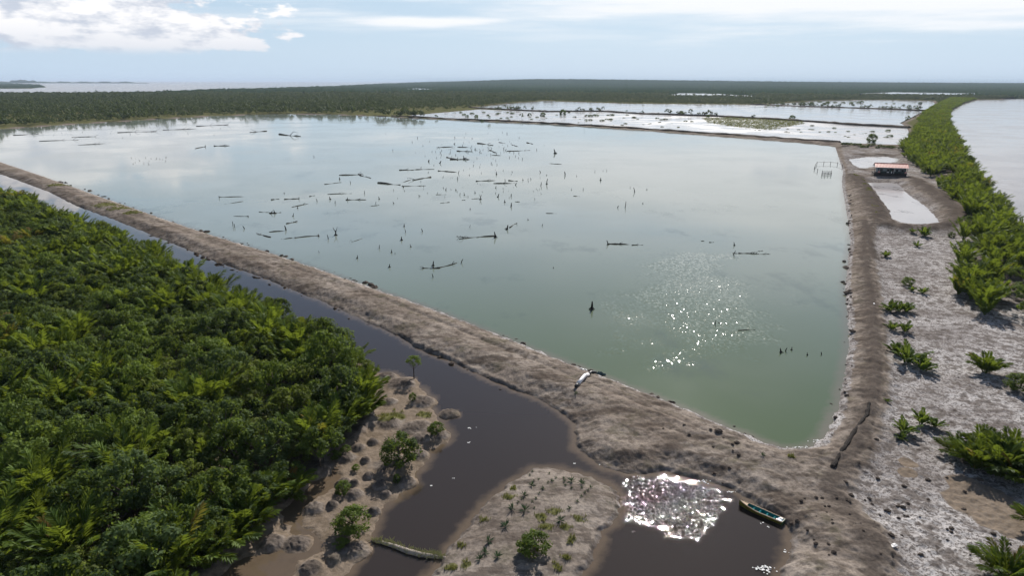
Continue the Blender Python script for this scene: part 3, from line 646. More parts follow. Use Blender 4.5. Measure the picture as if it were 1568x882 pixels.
def H_at(x, y): return float(terrain(np.array([[x, y]], float))[0][0])
def hs(pts):
    return terrain(np.array(pts, float).reshape(-1, 2))[0]
def fill(pg, spacing, rmax=1e9, seed=1):
    r = np.random.default_rng(seed); lo = pg.min(0); hi = pg.max(0)
    gx, gy = np.meshgrid(np.arange(lo[0], hi[0], spacing), np.arange(lo[1], hi[1], spacing))
    P = np.column_stack([gx.ravel(), gy.ravel()])+r.uniform(-.48, .48, (gx.size, 2))*spacing
    s = sdf(P, pg); d = np.hypot(P[:, 0], P[:, 1]); a = np.abs(np.arctan2(P[:, 0], P[:, 1]))
    return P[(s < -0.3) & (d < rmax) & (a < R(43))]

def scatter(name, P, var, sources, scale, label, tilt=0.12, rndz=True, kind='stuff'):
    """many copies of the source meshes on points, as one object"""
    n = len(P); me = bpy.data.meshes.new(name); me.from_pydata([tuple(p) for p in P], [], [])
    rot = np.column_stack([RNG.normal(0, tilt, n), RNG.normal(0, tilt, n), RNG.uniform(0, 6.283, n)])
    a = me.attributes.new('rot', 'FLOAT_VECTOR', 'POINT'); a.data.foreach_set('vector', rot.astype(np.float32).ravel())
    a = me.attributes.new('scl', 'FLOAT', 'POINT'); a.data.foreach_set('value', np.asarray(scale, np.float32))
    a = me.attributes.new('var', 'INT', 'POINT'); a.data.foreach_set('value', np.asarray(var, np.int32))
    o = link(name, me); tag(o, label, kind=kind)
    ng = bpy.data.node_groups.new(name, 'GeometryNodeTree')
    ng.interface.new_socket('Geometry', in_out='INPUT', socket_type='NodeSocketGeometry')
    ng.interface.new_socket('Geometry', in_out='OUTPUT', socket_type='NodeSocketGeometry')
    N = ng.nodes; K = ng.links
    gi = N.new('NodeGroupInput'); go = N.new('NodeGroupOutput'); jn = N.new('GeometryNodeJoinGeometry')
    def named(nm, ty):
        q = N.new('GeometryNodeInputNamedAttribute'); q.data_type = ty; q.inputs[0].default_value = nm; return q.outputs[0]
    rt, sl, vr = named('rot', 'FLOAT_VECTOR'), named('scl', 'FLOAT'), named('var', 'INT')
    for k, src in enumerate(sources):
        oi = N.new('GeometryNodeObjectInfo'); oi.inputs['Object'].default_value = src; oi.inputs['As Instance'].default_value = True
        cmp_ = N.new('FunctionNodeCompare'); cmp_.data_type = 'INT'; cmp_.operation = 'EQUAL'
        K.new(vr, cmp_.inputs[2]); cmp_.inputs[3].default_value = k
        ip = N.new('GeometryNodeInstanceOnPoints')
        K.new(gi.outputs[0], ip.inputs['Points']); K.new(cmp_.outputs[0], ip.inputs['Selection'])
        K.new(oi.outputs['Geometry'], ip.inputs['Instance']); K.new(rt, ip.inputs['Rotation']); K.new(sl, ip.inputs['Scale'])
        K.new(ip.outputs[0], jn.inputs[0])
    K.new(jn.outputs[0], go.inputs[0])
    md = o.modifiers.new('scatter', 'NODES'); md.node_group = ng
    return o

def bush(P, k, sc, rz, label, group, trunk=True, name='mangrove_shrub', cat='shrub', zs=1.0, dense=False):
    e = link(name, None, loc=P, rz=rz, sc=(sc, sc, sc*zs)); tag(e, label, cat, group)
    c = link('crown', BUSHC[k % 4] if dense else CROWN[k % len(CROWN)], e)
    if trunk: link('trunk', TRUNK[k % 2], e)
    return e, c
def palm(P, k, sc, rz, label, group, parts=False, cat='palm'):
    if parts:
        e = link('nipa_palm', None, loc=P, rz=rz, sc=sc); tag(e, label, cat, group)
        for fm in (CLUMP if parts == 2 else FRONDS)[k % 3]: link('frond', fm, e)
        return e
    e = link('nipa_palm', PALM[k % 4], loc=P, rz=rz, sc=sc); tag(e, label, cat, group); return e

# ------------------------------------------------------------------ thicket left of the channel
gp = fill(GROVEP, 2.75, 420, 3)
pn = perlin(gp[:, 0]*0.05, gp[:, 1]*0.05, 77)
edge = -sdf(gp, GROVEP)
isp = RNG.random(len(gp)) < np.clip(0.17+0.9*pn+0.2*(edge < 5), 0.04, 0.7)
zz = hs(gp); dist = np.hypot(gp[:, 0], gp[:, 1])
ordr = np.argsort(dist)
inview = np.abs(np.arctan2(gp[:, 0], gp[:, 1])) < R(38.5)
def zone_of(P):
    if P[1] < 62: return 'at the bottom left of the picture'
    e_ = -float(sdf(np.array([[P[0], P[1]]]), GROVEP)[0])
    if e_ < 5 and P[1] < 105: return 'along the muddy spit side of the left thicket'
    if e_ < 5: return 'along the channel side of the left thicket'
    return 'deep inside the left thicket' if P[0] > -45 else 'toward the left edge of the left thicket'
nb = npalm = 0; restB = []; restP = []; crown_src = {}; palm_src = {}
pz = fill(PALMZ, 4.2, 2600, 5); pzd = np.hypot(pz[:, 0], pz[:, 1]); pzo = np.argsort(pzd); pzz = hs(pz)
for i in ordr:
    P = (gp[i, 0], gp[i, 1], zz[i]-.05); rz = random.uniform(0, 6.28)
    if isp[i]:
        sc = random.uniform(.8, 1.25)
        if npalm < 190 and inview[i]:
            palm(P, npalm, sc, rz, 'nipa palm with long upright fronds '+zone_of(P), 'nipa palms '+zone_of(P), parts=npalm < 60); npalm += 1
        else: restP.append((P, sc))
    else:
        sc = random.uniform(.8, 1.55)*(1+.45*float(perlin(np.array([P[0]*.09]), np.array([P[1]*.09]), 8)[0]))
        if nb < 230 and inview[i]:
            e, c = bush(P, nb, sc, rz, 'leafy green mangrove shrub '+zone_of(P), 'mangrove shrubs '+zone_of(P), zs=random.uniform(.75, 1.4)); crown_src.setdefault(nb % 5, c); nb += 1
        else: restB.append((P, sc))
np2 = 0; restR = []
keep_ = sdf(pz, PALMZ)+6*fbm(pz[:, 0], pz[:, 1], 0.045, 2, 16) < -0.5
pz = pz[keep_]; pzd = pzd[keep_]; pzz = pzz[keep_]; pzo = np.argsort(pzd)
pgap = fbm(pz[:, 0], pz[:, 1], 0.06, 2, 15); restD = []
for i in pzo:
    P = (pz[i, 0], pz[i, 1], pzz[i]-.05)
    if RNG.random() < .2+1.6*max(0, pgap[i]-.05):
        if RNG.random() < .6: restD.append((P, random.uniform(.8, 1.5)))
        continue
    if np2 < 110:
        e = palm(P, np2, random.uniform(.6, 1.3), random.uniform(0, 6.28), 'bright nipa palm in the palm belt along the river bank', 'nipa palms along the river bank', parts=np2 < 40)
        if np2 >= 40: palm_src.setdefault(np2 % 4, e)
        np2 += 1
    else: restR.append((P, random.uniform(.6, 1.25)))
CS = [crown_src[k] for k in range(5)]; PS = [palm_src[k] for k in range(4)]
scatter('mangrove_thicket', [p for p, s in restB], RNG.integers(0, 5, len(restB)), CS, [s for p, s in restB], 'dense dark green mangrove thicket left of the channel')
scatter('nipa_thicket', [p for p, s in restP], RNG.integers(0, 4, len(restP)), PS, [s for p, s in restP], 'nipa palms farther back in the left thicket')
scatter('belt_undergrowth', [p for p, s in restD], RNG.integers(0, 5, len(restD)), CS, [s for p, s in restD], 'dark shrubs between the palms of the river bank belt')
scatter('nipa_belt', [p for p, s in restR], RNG.integers(0, 4, len(restR)), PS, [s for p, s in restR], 'belt of bright nipa palms along the far river bank')

# ------------------------------------------------------------------ far mangrove forest
def fartrees():
    n = 150000
    a = RNG.uniform(-R(42), R(42), n); rr = np.sqrt(RNG.uniform(640**2, 2700**2, n))
    P = np.column_stack([np.sin(a)*rr, np.cos(a)*rr])
    s = np.minimum.reduce([sdf(P, q) for q in (POND, RIVER, PA, PB, PC, PD, PE, PF)]); s = np.minimum(s, np.maximum(sdf(P, SEA), -sdf(P, HEAD)))
    s = np.minimum(s, sdf(P, PALMZ))
    dens = 0.62+0.5*fbm(P[:, 0], P[:, 1], 0.004, 3, 91)
    ok = (s > 9+8*fbm(P[:, 0], P[:, 1], 0.02, 2, 5)) & (RNG.random(n) < dens) & (rr > 690)
    open_ = poly([(560,172.5),(640,168),(740,162.5),(760,168),(735,170),(620,177.5),(500,176)])
    ok &= (sdf(P, open_) > 0) | (RNG.random(n) < .12)
    return P[ok]
FT = fartrees()
print('far trees', len(FT))
FP = np.column_stack([FT, np.full(len(FT), 0.5)])
froot = [link('mangrove_tree', None, loc=(*at(*q)[:2], 0.6), sc=s) for k, (q, s) in enumerate((((608,181.5), .8), ((799,182.0), 1.0), ((923,171.0), 1.0)))]
fsrc = [link('crown', FARTREE[k], froot[k]) for k in range(3)]
for e in froot: link('trunk', TRUNK[0], e)
tag(froot[0], 'lone dark mangrove tree standing in the far left shallows of the green pond', 'tree')
tag(froot[1], 'big round dark mangrove tree behind the far dike of the green pond', 'tree')
tag(froot[2], 'round dark mangrove tree at the middle of the second far dike', 'tree')
hgt = 0.85+0.6*fbm(FT[:, 0], FT[:, 1], 0.008, 3, 92)+RNG.normal(0, .2, len(FT))+(RNG.random(len(FT)) < .03)*.6
light = sdf(FT, poly([(845,153),(1000,152.5),(1180,154.5),(1200,158),(1100,159.6),(955,158.6),(850,156)]))
hgt = np.where(light < 0, hgt*.6, hgt)
scatter('far_mangrove_forest', FP, RNG.integers(0, 3, len(FT)), fsrc, np.clip(hgt, .45, 1.9), 'wide dark green mangrove forest between the ponds and the sea')
# canopy of the forest beyond that, out to the horizon, with a low wooded rise
ca = np.radians(np.linspace(-44, 44, 1150)); crr = np.geomspace(2550, 42000, 95)
CP, CF, CI = grid(ca, crr, False)
cs = np.minimum.reduce([sdf(CP, q) for q in (RIVER, PD, PE, PF, PB)]); cs = np.minimum(cs, np.maximum(sdf(CP, SEA), -sdf(CP, HEAD)))
cd = np.hypot(CP[:, 0], CP[:, 1]); caz = np.arctan2(CP[:, 0], CP[:, 1])
rise = np.exp(-((caz-0.06)/0.24)**2)*34*ss(5200, 10500, cd)+ss(5000, 11000, cd)*ss(-0.16, 0.05, caz)*42*(1-.25*ss(.3, .7, caz))
chh = 5.5+3.0*fbm(CP[:, 0], CP[:, 1], 0.004, 3, 95)+RNG.normal(0, 1.3, len(CP))*(1+cd/9000)+rise*(1+.06*fbm(CP[:, 0], CP[:, 1], .0006, 3, 96))
chh = np.where(cs < 6, -4, chh)
o = link('far_canopy', gridmesh('far_canopy', np.column_stack([CP, chh]), CF, 'canopy')); tag(o, 'far mangrove canopy fading toward the horizon', kind='stuff')
# distant wooded spit on the sea horizon
b = MB(); A0 = at(-120, 125)[:2]
v = []; f = []
for i in range(121):
    px = -200+i*(428/120); P = at(px, 124.2+0.0*px)[:2]; P = P/np.hypot(*P)*14500
    hh = 22+7*math.sin(i*.7)+random.uniform(-5, 5)+(26 if 60 < i < 72 else 0); hh *= min(1, (120-i)/12+.15)
    q = P/np.hypot(*P)
    v += [(P[0], P[1], -1), (P[0]+q[0]*80, P[1]+q[1]*80, hh*.8), (P[0]+q[0]*250, P[1]+q[1]*250, hh), (P[0]+q[0]*600, P[1]+q[1]*600, -1)]
for i in range(120):
    for j in range(3): f.append((i*4+j, (i+1)*4+j, (i+1)*4+j+1, i*4+j+1))
me = bpy.data.meshes.new('far_spit'); me.from_pydata(v, [], f); me.materials.append(MATS['canopy']); tag(link('far_spit', me), 'long thin wooded spit on the sea horizon at the left', kind='structure')

# ------------------------------------------------------------------ air
hz = MB(); hz.box((0, 0, 68.5), (150000, 150000, 143)); hm = bpy.data.materials.new('haze'); hm.use_nodes = True; MATS['haze'] = hm
t = NT(hm.node_tree); pv = t.n('ShaderNodeVolumePrincipled', {'Color': (0.68, 0.82, 1.0, 1), 'Density': 0.00004, 'Anisotropy': 0.0})
t.t.links.new(pv.outputs[0], t.n('ShaderNodeOutputMaterial').inputs['Volume'])
ho = link('haze', hz.mesh('haze', 'haze')); tag(ho, 'thin pale haze over the far land', kind='stuff')


# ------------------------------------------------------------------ dead stumps and drift logs in the pond
def stump_mesh(name, seed, fork=False):
    """gnarled post with spread roots, one metre tall"""
    r = random.Random(seed); b = MB()
    b.tube([(0, 0, -.5), (0, 0, .05), (r.uniform(-.06, .06), 0, .45), (r.uniform(-.12, .12), r.uniform(-.1, .1), 1.0)], [.26, .21, .16, r.uniform(.07, .13)], 7)
    for k in range(4):
        a = k*1.57+r.uniform(-.4, .4); b.tube([(0, 0, .3), (math.cos(a)*.3, math.sin(a)*.3, .1), (math.cos(a)*.62, math.sin(a)*.62, -.3)], [.09, .07, .04], 5)
    if fork:
        for k in range(3):
            a = r.uniform(0, 6.28); b.tube([(0, 0, .7), (math.cos(a)*.3, math.sin(a)*.3, 1.2), (math.cos(a)*.5, math.sin(a)*.5, 1.7)], [.08, .06, .03], 5)
    return b.mesh(name, 'dead_wood', True)
STUMP = [stump_mesh('stump', 201+i) for i in range(3)]
STUB = []
for i in range(3):
    b = MB(); r = random.Random(230+i); b.tube([(0, 0, -.6), (r.uniform(-.1, .1), 0, .3), (r.uniform(-.3, .3), r.uniform(-.3, .3), 1.0)], [.16, .15, .08], 6)
    STUB.append(b.mesh('stub', 'dead_wood'))
FORK = stump_mesh('forked_snag', 210, True)
POLEM = MB(); POLEM.tube([(0, 0, -1), (.03, 0, .5), (0.0, .05, 1)], [.07, .06, .05], 6); POLEM = POLEM.mesh('pole', 'dead_wood')
Z5 = lambda *p: zm(300, 200, 3.92, *p)
Z6 = lambda *p: zm(600, 200, 3.92, *p)
Z7 = lambda *p: zm(900, 300, 3.92, *p)
stumps = Z5((727,425,25),(806,412,22),(836,437,24),(910,416,20),(1012,378,17),(1100,410,20),(1080,440,18),(1187,437,18),(1187,360,14),(583,514,22),(540,598,36),(610,466,18),(618,413,20),(863,293,20),(928,315,16),(530,377,12),(292,590,24),(738,636,20),(795,652,30),(1250,576,24),(1258,612,22),(1235,658,32),(1360,606,22),(1290,698,20),(1100,708,28),(1175,732,24),(1195,741,12),(968,767,24),(740,733,14),(1162,820,28),(1425,822,40),(1245,340,18),(1340,396,14),(1500,358,14),(1395,185,16),(1465,195,16),(450,500,26),(475,498,26),(140,404,18),(314,519,14),(737,634,18),(55,97,14),(710,158,14)) + \
  Z6((222,187,14),(290,197,20),(433,166,22),(400,256,20),(465,268,12),(395,292,22),(628,262,22),(893,251,16),(929,268,10),(1218,247,12),(1268,242,10),(1290,242,10),(1253,298,20),(895,330,24),(787,298,16),(835,293,14),(680,300,14),(742,326,20),(624,344,14),(325,356,16),(385,359,16),(408,388,16),(435,386,18),(458,399,12),(500,374,18),(165,395,14),(637,398,22),(717,394,22),(678,430,20),(715,457,28),(470,473,14),(468,580,18),(690,592,36),(750,564,14),(818,536,14),(903,571,16),(622,642,40),(418,792,28),(248,812,40),(247,882,26),(1298,684,34),(1355,462,12),(1507,439,10),(1430,342,12),(1530,355,10),(1458,369,8),(1078,355,12),(1148,357,18),(970,826,10),(1040,266,8),(1110,274,10),(870,117,14),(980,136,8),(683,120,14),(500,114,14)) + \
  Z7((875,354,32),(880,297,24),(765,770,28),(330,46,12),(180,71,16)) + [(1196,540,9),(1203,538,8),(1236,544,6),(1258,543,6),(1212,536,6)]
forks = Z5((840,628,48)) + Z6((533,412,30),(930,320,32))
poles = Z5((222,572,30),(232,580,22)) + Z6((1400,458,34)) + Z7((225,66,30)) + [(894,192,13*1.0)]
def hpx(x, y, h): return max(.25, h/ppm(at(x, y)))
def region(x, y):
    if x < 440: return ('short dark dead stump poking out of the left end of the pond', 'dead stumps at the left end of the pond')
    if y < 262: return ('tiny dark dead stump in the far scatter of the pond', 'dead stumps in the far scatter of the pond')
    if x < 720: return ('dark dead stump among the drift logs in the middle of the pond', 'dead stumps among the drift logs')
    return ('lone dark dead stump in the open water toward the right half of the pond', 'dead stumps in the open right half of the pond')
SPECIAL = {}
for i, (x, y, h) in enumerate(stumps):
    P = at(x, y); hh = hpx(x, y, h/3.92 if h > 9.5 else h); lb, gr = region(x, y)
    o = link('dead_stump', STUMP[i % 3] if i % 2 else STUB[i % 3], loc=P, sc=(hh*random.uniform(.5, .9), hh*random.uniform(.5, .9), hh*random.uniform(.7, 1))); o.rotation_euler = (random.uniform(-.3, .3), random.uniform(-.3, .3), random.uniform(0, 6.28)); tag(o, lb, 'stump', gr)
P = at(906, 474); hh = hpx(906, 474, 12); o = link('dead_stump', STUMP[1], loc=P, sc=(hh*.9, hh*.9, hh*1.1)); tag(o, 'dark pointed stump standing alone left of the glitter patch', 'stump')
b = MB()
for i, (x, y, h) in enumerate(forks):
    P = at(x, y); hh = hpx(x, y, h/3.92)/1.7; o = link('forked_snag', FORK, loc=P, rz=i*2.0, sc=hh); tag(o, ('forked dead snag with raised arms beside the long foremost drift log', 'forked dead snag behind the pale end of a faint drift log', 'forked dead snag among upright stubs right of the drift logs')[i], 'snag')
for i, (x, y, h) in enumerate(poles):
    P = at(x, y); hh = hpx(x, y, h/3.92 if i < 4 else h); o = link('pole', POLEM, loc=P, rz=i, sc=(1.6, 1.6, hh)); o.rotation_euler = (.25 if i < 2 else 0, .1, 0)
    tag(o, ('leaning stick in the water at the left near the long dike', 'shorter leaning stick beside the taller leaning stick at the left', 'thin upright stick between the logs and the right dike', 'thin upright stick near two stubs in mid pond', 'tall thin pole standing on the far dike')[i], 'pole')
# tiny bits scattered through the far cluster: countable, each its own object
bits = []
for k in range(95):
    bits.append((600+random.gauss(520, 190)/3.92, 200+random.gauss(115, 45)/3.92, random.uniform(5, 13)))
for k in range(55): bits.append((600+random.uniform(0, 900)/3.92, 200+random.uniform(200, 420)/3.92, random.uniform(5, 12)))
for k in range(50): bits.append((random.uniform(20, 350), random.uniform(192, 212)-0.02*random.uniform(0, 350), random.uniform(3, 9)))
for k in range(22): bits.append((random.uniform(200, 255), random.uniform(240, 252), random.uniform(4, 9)))
for i, (x, y, h) in enumerate(bits):
    P = at(x, y); hh = hpx(x, y, h/3.92); o = link('dead_stub', STUB[i % 3], loc=P, sc=(hh*.8, hh*.8, hh*.85)); o.rotation_euler = (random.uniform(-.5, .5), random.uniform(-.5, .5), i*1.3)
    tag(o, 'tiny dark dead stub by the far left shore of the pond' if x < 400 else 'tiny dark dead stub in the far scatter of the pond', 'stub', 'dead stubs by the far left shore' if x < 400 else 'dead stubs in the far scatter')

def drift_log(x1, y1, x2, y2, th, seed, label=None, group=None, branch=0, arch=0.0, pale=False):
    r = random.Random(seed); A = Vector(at(x1, y1)); B = Vector(at(x2, y2)); c = (A+B)/2; L = (B-A).length
    d = (B-A).normalized(); n = Vector((-d.y, d.x, 0)); m = 7; pts = []; rad = []
    t0 = th/ppm(at(x1, y1))*.38
    for k in range(m+1):
        t = k/m; pts.append((A-c)+d*(L*t)+n*(L*.03*math.sin(t*5+seed))+Vector((0, 0, t0*(.45-.9*max(0, math.sin(t*7+seed*1.7)))+arch*math.sin(math.pi*t)))); rad.append(t0*(1.25-.85*t)*r.uniform(.85, 1.15))
    e = link('drift_log', None, loc=c); tag(e, label, 'log', group)
    b = MB(); b.tube(pts, rad, 7); link('stem', b.mesh('log', 'pale_wood' if pale else 'dead_wood', True), e)
    for k in range(branch):
        t = r.uniform(.45, .98); q = pts[int(t*m)]; a = math.atan2(d.y, d.x)+r.uniform(-.9, .9); l = L*r.uniform(.12, .26)
        b = MB(); b.tube([q, q+Vector((math.cos(a)*l*.5, math.sin(a)*l*.5, l*r.uniform(.05, .45))), q+Vector((math.cos(a)*l, math.sin(a)*l, l*r.uniform(-.05, .6)))], [t0*.5, t0*.35, t0*.15], 5)
        link('branch', b.mesh('branch', 'dead_wood', True), e)
def logs(Zf, spec):
    for k, q in enumerate(spec):
        (x1, y1), (x2, y2) = Zf((q[0], q[1]), (q[2], q[3])); th = q[4]/3.92*1.0
        lb = q[5] if len(q) > 5 and q[5] else None; br = q[6] if len(q) > 6 else (1 if k % 3 == 0 else 0)
        gr = None
        if not lb:
            far = y1 < 250
            lb = 'thin dark drift log lying in the far scatter of the pond' if far else 'thin dark drift log lying low in the water among stumps'
            gr = 'thin drift logs in the far scatter' if far else 'thin drift logs among the stumps'
        drift_log(x1, y1, x2, y2, th, k, lb, gr, br)
logs(Z5, [(107,92,205,90,8,'dark drift log with a round end at the far left of the pond'),(0,108,60,92,6),(495,22,625,34,10,'thick dark drift log alone at the upper left of the pond',2),(425,2,320,10,7),(140,398,290,397,7,'thin straight drift log alone near the left dike'),(285,425,172,440,4),(452,416,500,410,8),(530,413,622,408,9,'dark drift log ending at a stump left of a row of stumps',0),(580,460,665,438,8,'slanting drift log with a dark knot left of the stump row',2),(440,497,512,492,11,'thick short drift log holding two upright stubs',1),(380,488,440,492,5),(315,515,225,513,6),(440,609,545,602,10,'dark drift log in the foremost tangle near the long dike',0),(450,640,360,618,9,'crooked drift log forming the near tip of the foremost tangle',2),(545,560,610,545,9,'pale root plate drift log above the foremost tangle',3),(740,630,580,645,10,'long dark drift log foremost of the left group',1),(580,645,510,652,7),(680,395,715,390,6),(900,416,1022,415,9,'dark drift log to the right of the stump row',1),(1100,447,1040,455,5),(1090,315,1228,326,14,'thickest dark drift log in the middle of the pond',0),(1235,334,1380,331,5),(1410,280,1295,298,11,'dark drift log rising to the right above the thickest log',1),(1290,296,1230,312,6),(1220,237,1320,234,7,None,1),(1320,234,1430,231,6),(1452,242,1568,249,9,'long straight dark drift log behind the middle group',0),(860,268,1000,263,9,'brushy drift log at the left edge of the far scatter',3),(975,262,1045,286,9,'short drift log slanting down from the brushy log',1),(770,322,875,311,5),(1000,648,930,670,5),(790,382,935,377,6,None,2),(1465,826,1355,828,10,'bundle like drift log at the foot of a snag above the long dike',3),(1450,828,1568,794,11,'long dark drift log slanting up toward a lone stump above the long dike',1)])
logs(Z6, [(505,304,620,299,8,'thin drift log left of the twin far logs',1),(610,318,742,315,9,'drift log ending at a dark stub in the twin far logs',1),(700,300,755,304,8),(390,122,482,126,8,None,1),(275,100,365,97,8),(395,98,480,101,6),(515,76,612,88,8,None,1),(585,118,628,132,9),(600,147,662,149,6),(690,123,832,118,6,None,1),(350,172,465,174,11,'dark tangled drift log with upright stubs in the far scatter',3),(335,160,400,178,9,'crossed drift log leaning into the far tangle',1),(1018,201,940,197,5),(265,385,327,383,4),(345,430,290,436,5,None,1),(740,427,768,428,7),(925,496,988,498,6,'short dark drift log alone in mid pond'),(703,582,752,556,8,'short drift log slanting up beside a pointed stump',0),(440,417,420,418,6),(480,411,532,407,5),(1090,393,1128,395,5),(625,632,400,650,11,'long dark drift log ending at a pointed stump in mid pond',3),(390,636,445,640,6),(1300,680,1445,686,12,'long dark drift log with a pointed stump at its left end right of centre',2),(1440,688,1508,687,7),(810,72,850,80,7),(720,85,760,95,6),(640,70,680,74,5),(45,236,130,238,6)])
logs(Z7, [(905,346,1025,347,10,'dark drift log beside the twin stumps toward the right dike',3),(680,272,705,271,6),(730,280,757,278,6),(1025,333,1052,329,5),(1020,350,1100,350,5,None,2),(900,808,1005,806,7,'waterlogged drift log at the right edge of the glitter patch',1),(785,763,806,769,6),(870,345,900,346,7)])
for k, (x1, y1, x2, y2) in enumerate(((110,210,150,209),(60,216,120,214),(180,203,240,201),(250,199,300,197),(120,222,170,219),(20,207,60,205),(300,193,350,191))):
    drift_log(x1, y1, x2, y2, 1.2, 300+k, 'thin dark drift branch along the far left shore of the pond', 'drift branches along the far left shore', 2)

# ------------------------------------------------------------------ mud clods at the water's edge
def clod_mesh(seed):
    r = random.Random(seed); b = MB(); rings = []
    for i in range(5):
        ph = math.pi*i/4; ring = []
        for j in range(8):
            q = (1+r.uniform(-.28, .28)); ring.append((math.sin(ph)*math.cos(j*math.pi/4)*q, math.sin(ph)*math.sin(j*math.pi/4)*q, math.cos(ph)*.8*q))
        rings.append(ring)
    for i in range(4):
        for j in range(8): b.quad(rings[i][j], rings[i+1][j], rings[i+1][(j+1) % 8], rings[i][(j+1) % 8])
    return b.mesh('mud_clod', 'clod')
CLODS = [clod_mesh(i) for i in range(4)]
def shore(pts, step, jit, off):
    P = [at(*p)[:2] for p in pts]; out = []
    for a, b_ in zip(P[:-1], P[1:]):
        L = np.linalg.norm(b_-a); t = (b_-a)/L; n = np.array([-t[1], t[0]]); s = random.uniform(0, step)
        while s < L: out.append(a+t*s+n*(off+random.gauss(0, jit))); s += step*random.choice((.25, .5, 1.2, 2.4))*random.uniform(.7, 1.6)
    return out
EDGES = (([(1300,300),(1301,340),(1303,370),(1299,400),(1295,440),(1299,480),(1301,520),(1297,560),(1291,590),(1285,620),(1276,645)], 3.6, .5, 'dark mud clod along the pond edge of the right dike', 'mud clods along the right dike'),
         ([(90,277),(210,319),(300,351),(400,382),(500,415),(560,436),(640,464),(700,487),(780,519),(860,551),(1000,606),(1120,656),(1200,687)], 4.2, .5, 'dark mud clod along the pond edge of the long dike', 'mud clods along the long dike'),
         ([(229,360),(331,402),(448,446),(557,493),(639,535),(734,576),(830,615)], 4.5, .5, 'dark mud clod along the channel edge of the long dike', 'mud clods along the channel edge'))
for pts, st, jt, lb, gr in EDGES:
    Q = shore(pts, st, jt, 0.0); zq = hs(Q)
    for k, (q, z) in enumerate(zip(Q, zq)):
        r_ = random.choice((.14, .2, .28, .45))*random.uniform(.8, 1.3)*(1.3 if np.hypot(*q) > 150 else .9)
        o = link('mud_clod', CLODS[k % 4], loc=(q[0], q[1], max(z, -.05)+r_*.15), rz=k*1.7, sc=(r_, r_*random.uniform(.5, 2.0), r_*.7)); tag(o, lb, 'clod', gr)
rough = [(1110+random.gauss(0, 34), 700+random.gauss(0, 26)) for k in range(24)]+[(1260+random.gauss(0, 40), 815+random.gauss(0, 30)) for k in range(30)]+[(1420+random.gauss(0, 70), 800+random.gauss(0, 50)) for k in range(45)]
rough = [q for q in rough if q[1] < 885]
Q = [at(*q)[:2] for q in rough]; zq = hs(Q)
for k, (q, z) in enumerate(zip(Q, zq)):
    if z < 0.12: continue
    r_ = abs(random.gauss(.14, .10))+.07; px = rough[k][0]
    o = link('mud_clod', CLODS[k % 4], loc=(q[0], q[1], z+r_*.2), rz=k*1.7, sc=(r_, r_*random.uniform(.7, 1.2), r_*.7))
    tag(o, 'small dark mud clod lying on the pale drained flat' if px > 1350 else 'small dark mud clod lying on the broad corner of the dike', 'clod', 'mud clods on the pale flat' if px > 1350 else 'mud clods on the dike corner')

# ------------------------------------------------------------------ single trees, shrubs and young palms
def put_bush(x, y, r_px, label, k=0, zs=1.0, group=None, sink=.0, dy=.55, dense=True, name='mangrove_shrub'):
    P = at(x, y+r_px*dy); sc = r_px/ppm(P)/1.75; z = H_at(P[0], P[1])
    return bush((P[0], P[1], max(z, 0)-.1*sc-sink), k, sc, k*1.1, label, group, zs=zs, dense=dense, name=name, trunk=not dense or r_px > 12)
M5 = lambda x, y, r: (400+x/2.31, 500+y/2.31, r/2.31)
put_bush(*M5(487, 462, 64), 'large round dark mangrove shrub in the middle of the mud spit', 1)
put_bush(*M5(290, 578, 28), 'small dark mangrove shrub on the mud spit below the large round one', 2)
put_bush(*M5(325, 700, 62), 'bushy bright green mangrove shrub at the channel bank by the floating mat', 3)
put_bush(*M5(285, 770, 28), 'low yellow green shrub at the foot of the bushy bank shrub', 4, .7)
put_bush(*M5(620, 378, 28), 'small dark mangrove shrub on the round mud islet at the channel', 0)
put_bush(*M5(535, 264, 13), 'tiny conical mangrove shrub beside the brown pool on the spit', 1, 1.3)
put_bush(*M5(480, 556, 14), 'tiny mangrove shrub between mounds at the channel edge', 2, 1.3)
put_bush(*M5(335, 505, 14), 'tiny yellow green mangrove shrub among small mounds', 3)
put_bush(*M5(262, 462, 22), 'low mangrove shrub at the thicket edge, the darker of two', 4)
put_bush(*M5(300, 446, 18), 'low mangrove shrub at the thicket edge, the lighter of two', 0)
put_bush(*M5(250, 66, 13), 'small dark shrub standing in the channel off the thicket', 1, 1.1)
put_bush(*M5(180, 430, 36), 'grey green mangrove shrub at the front of the thicket edge', 2)
e, c = put_bush(*M5(541, 172, 27), 'lone airy mangrove tree on a bare trunk at the tip of the mud spit', 2, 1.0, dense=False)
e['category'] = 'tree'; e.location.z += 1.2; b = MB(); b.tube([(0, 0, -2.2), (.1, 0, 0), (0, 0, 1.5)], [.17, .13, .1], 6); link('stem', b.mesh('stem', 'bark'), e)
P = at(*M5(300, 128, 0)[:2]); b = MB(); rr_ = random.Random(4)
b.tube([(0, 0, -.3), (.1, 0, 2.2), (0, .1, 4.6)], [.12, .09, .03], 6)
e = link('bare_tree', None, loc=P); tag(e, 'nearly bare grey tree with thin twigs at the thicket corner by the channel', 'tree'); link('trunk', b.mesh('bare_trunk', 'pale_wood'), e)
b = MB()
for k in range(12):
    a = rr_.uniform(0, 6.28); z = rr_.uniform(1.2, 3.8); l = rr_.uniform(.7, 1.6); b.tube([(0, 0, z), (math.cos(a)*l*.6, math.sin(a)*l*.6, z+l*.4), (math.cos(a)*l, math.sin(a)*l, z+l)], [.05, .035, .012], 4)
link('twig', b.mesh('twig', 'pale_wood'), e)['kind'] = 'stuff'
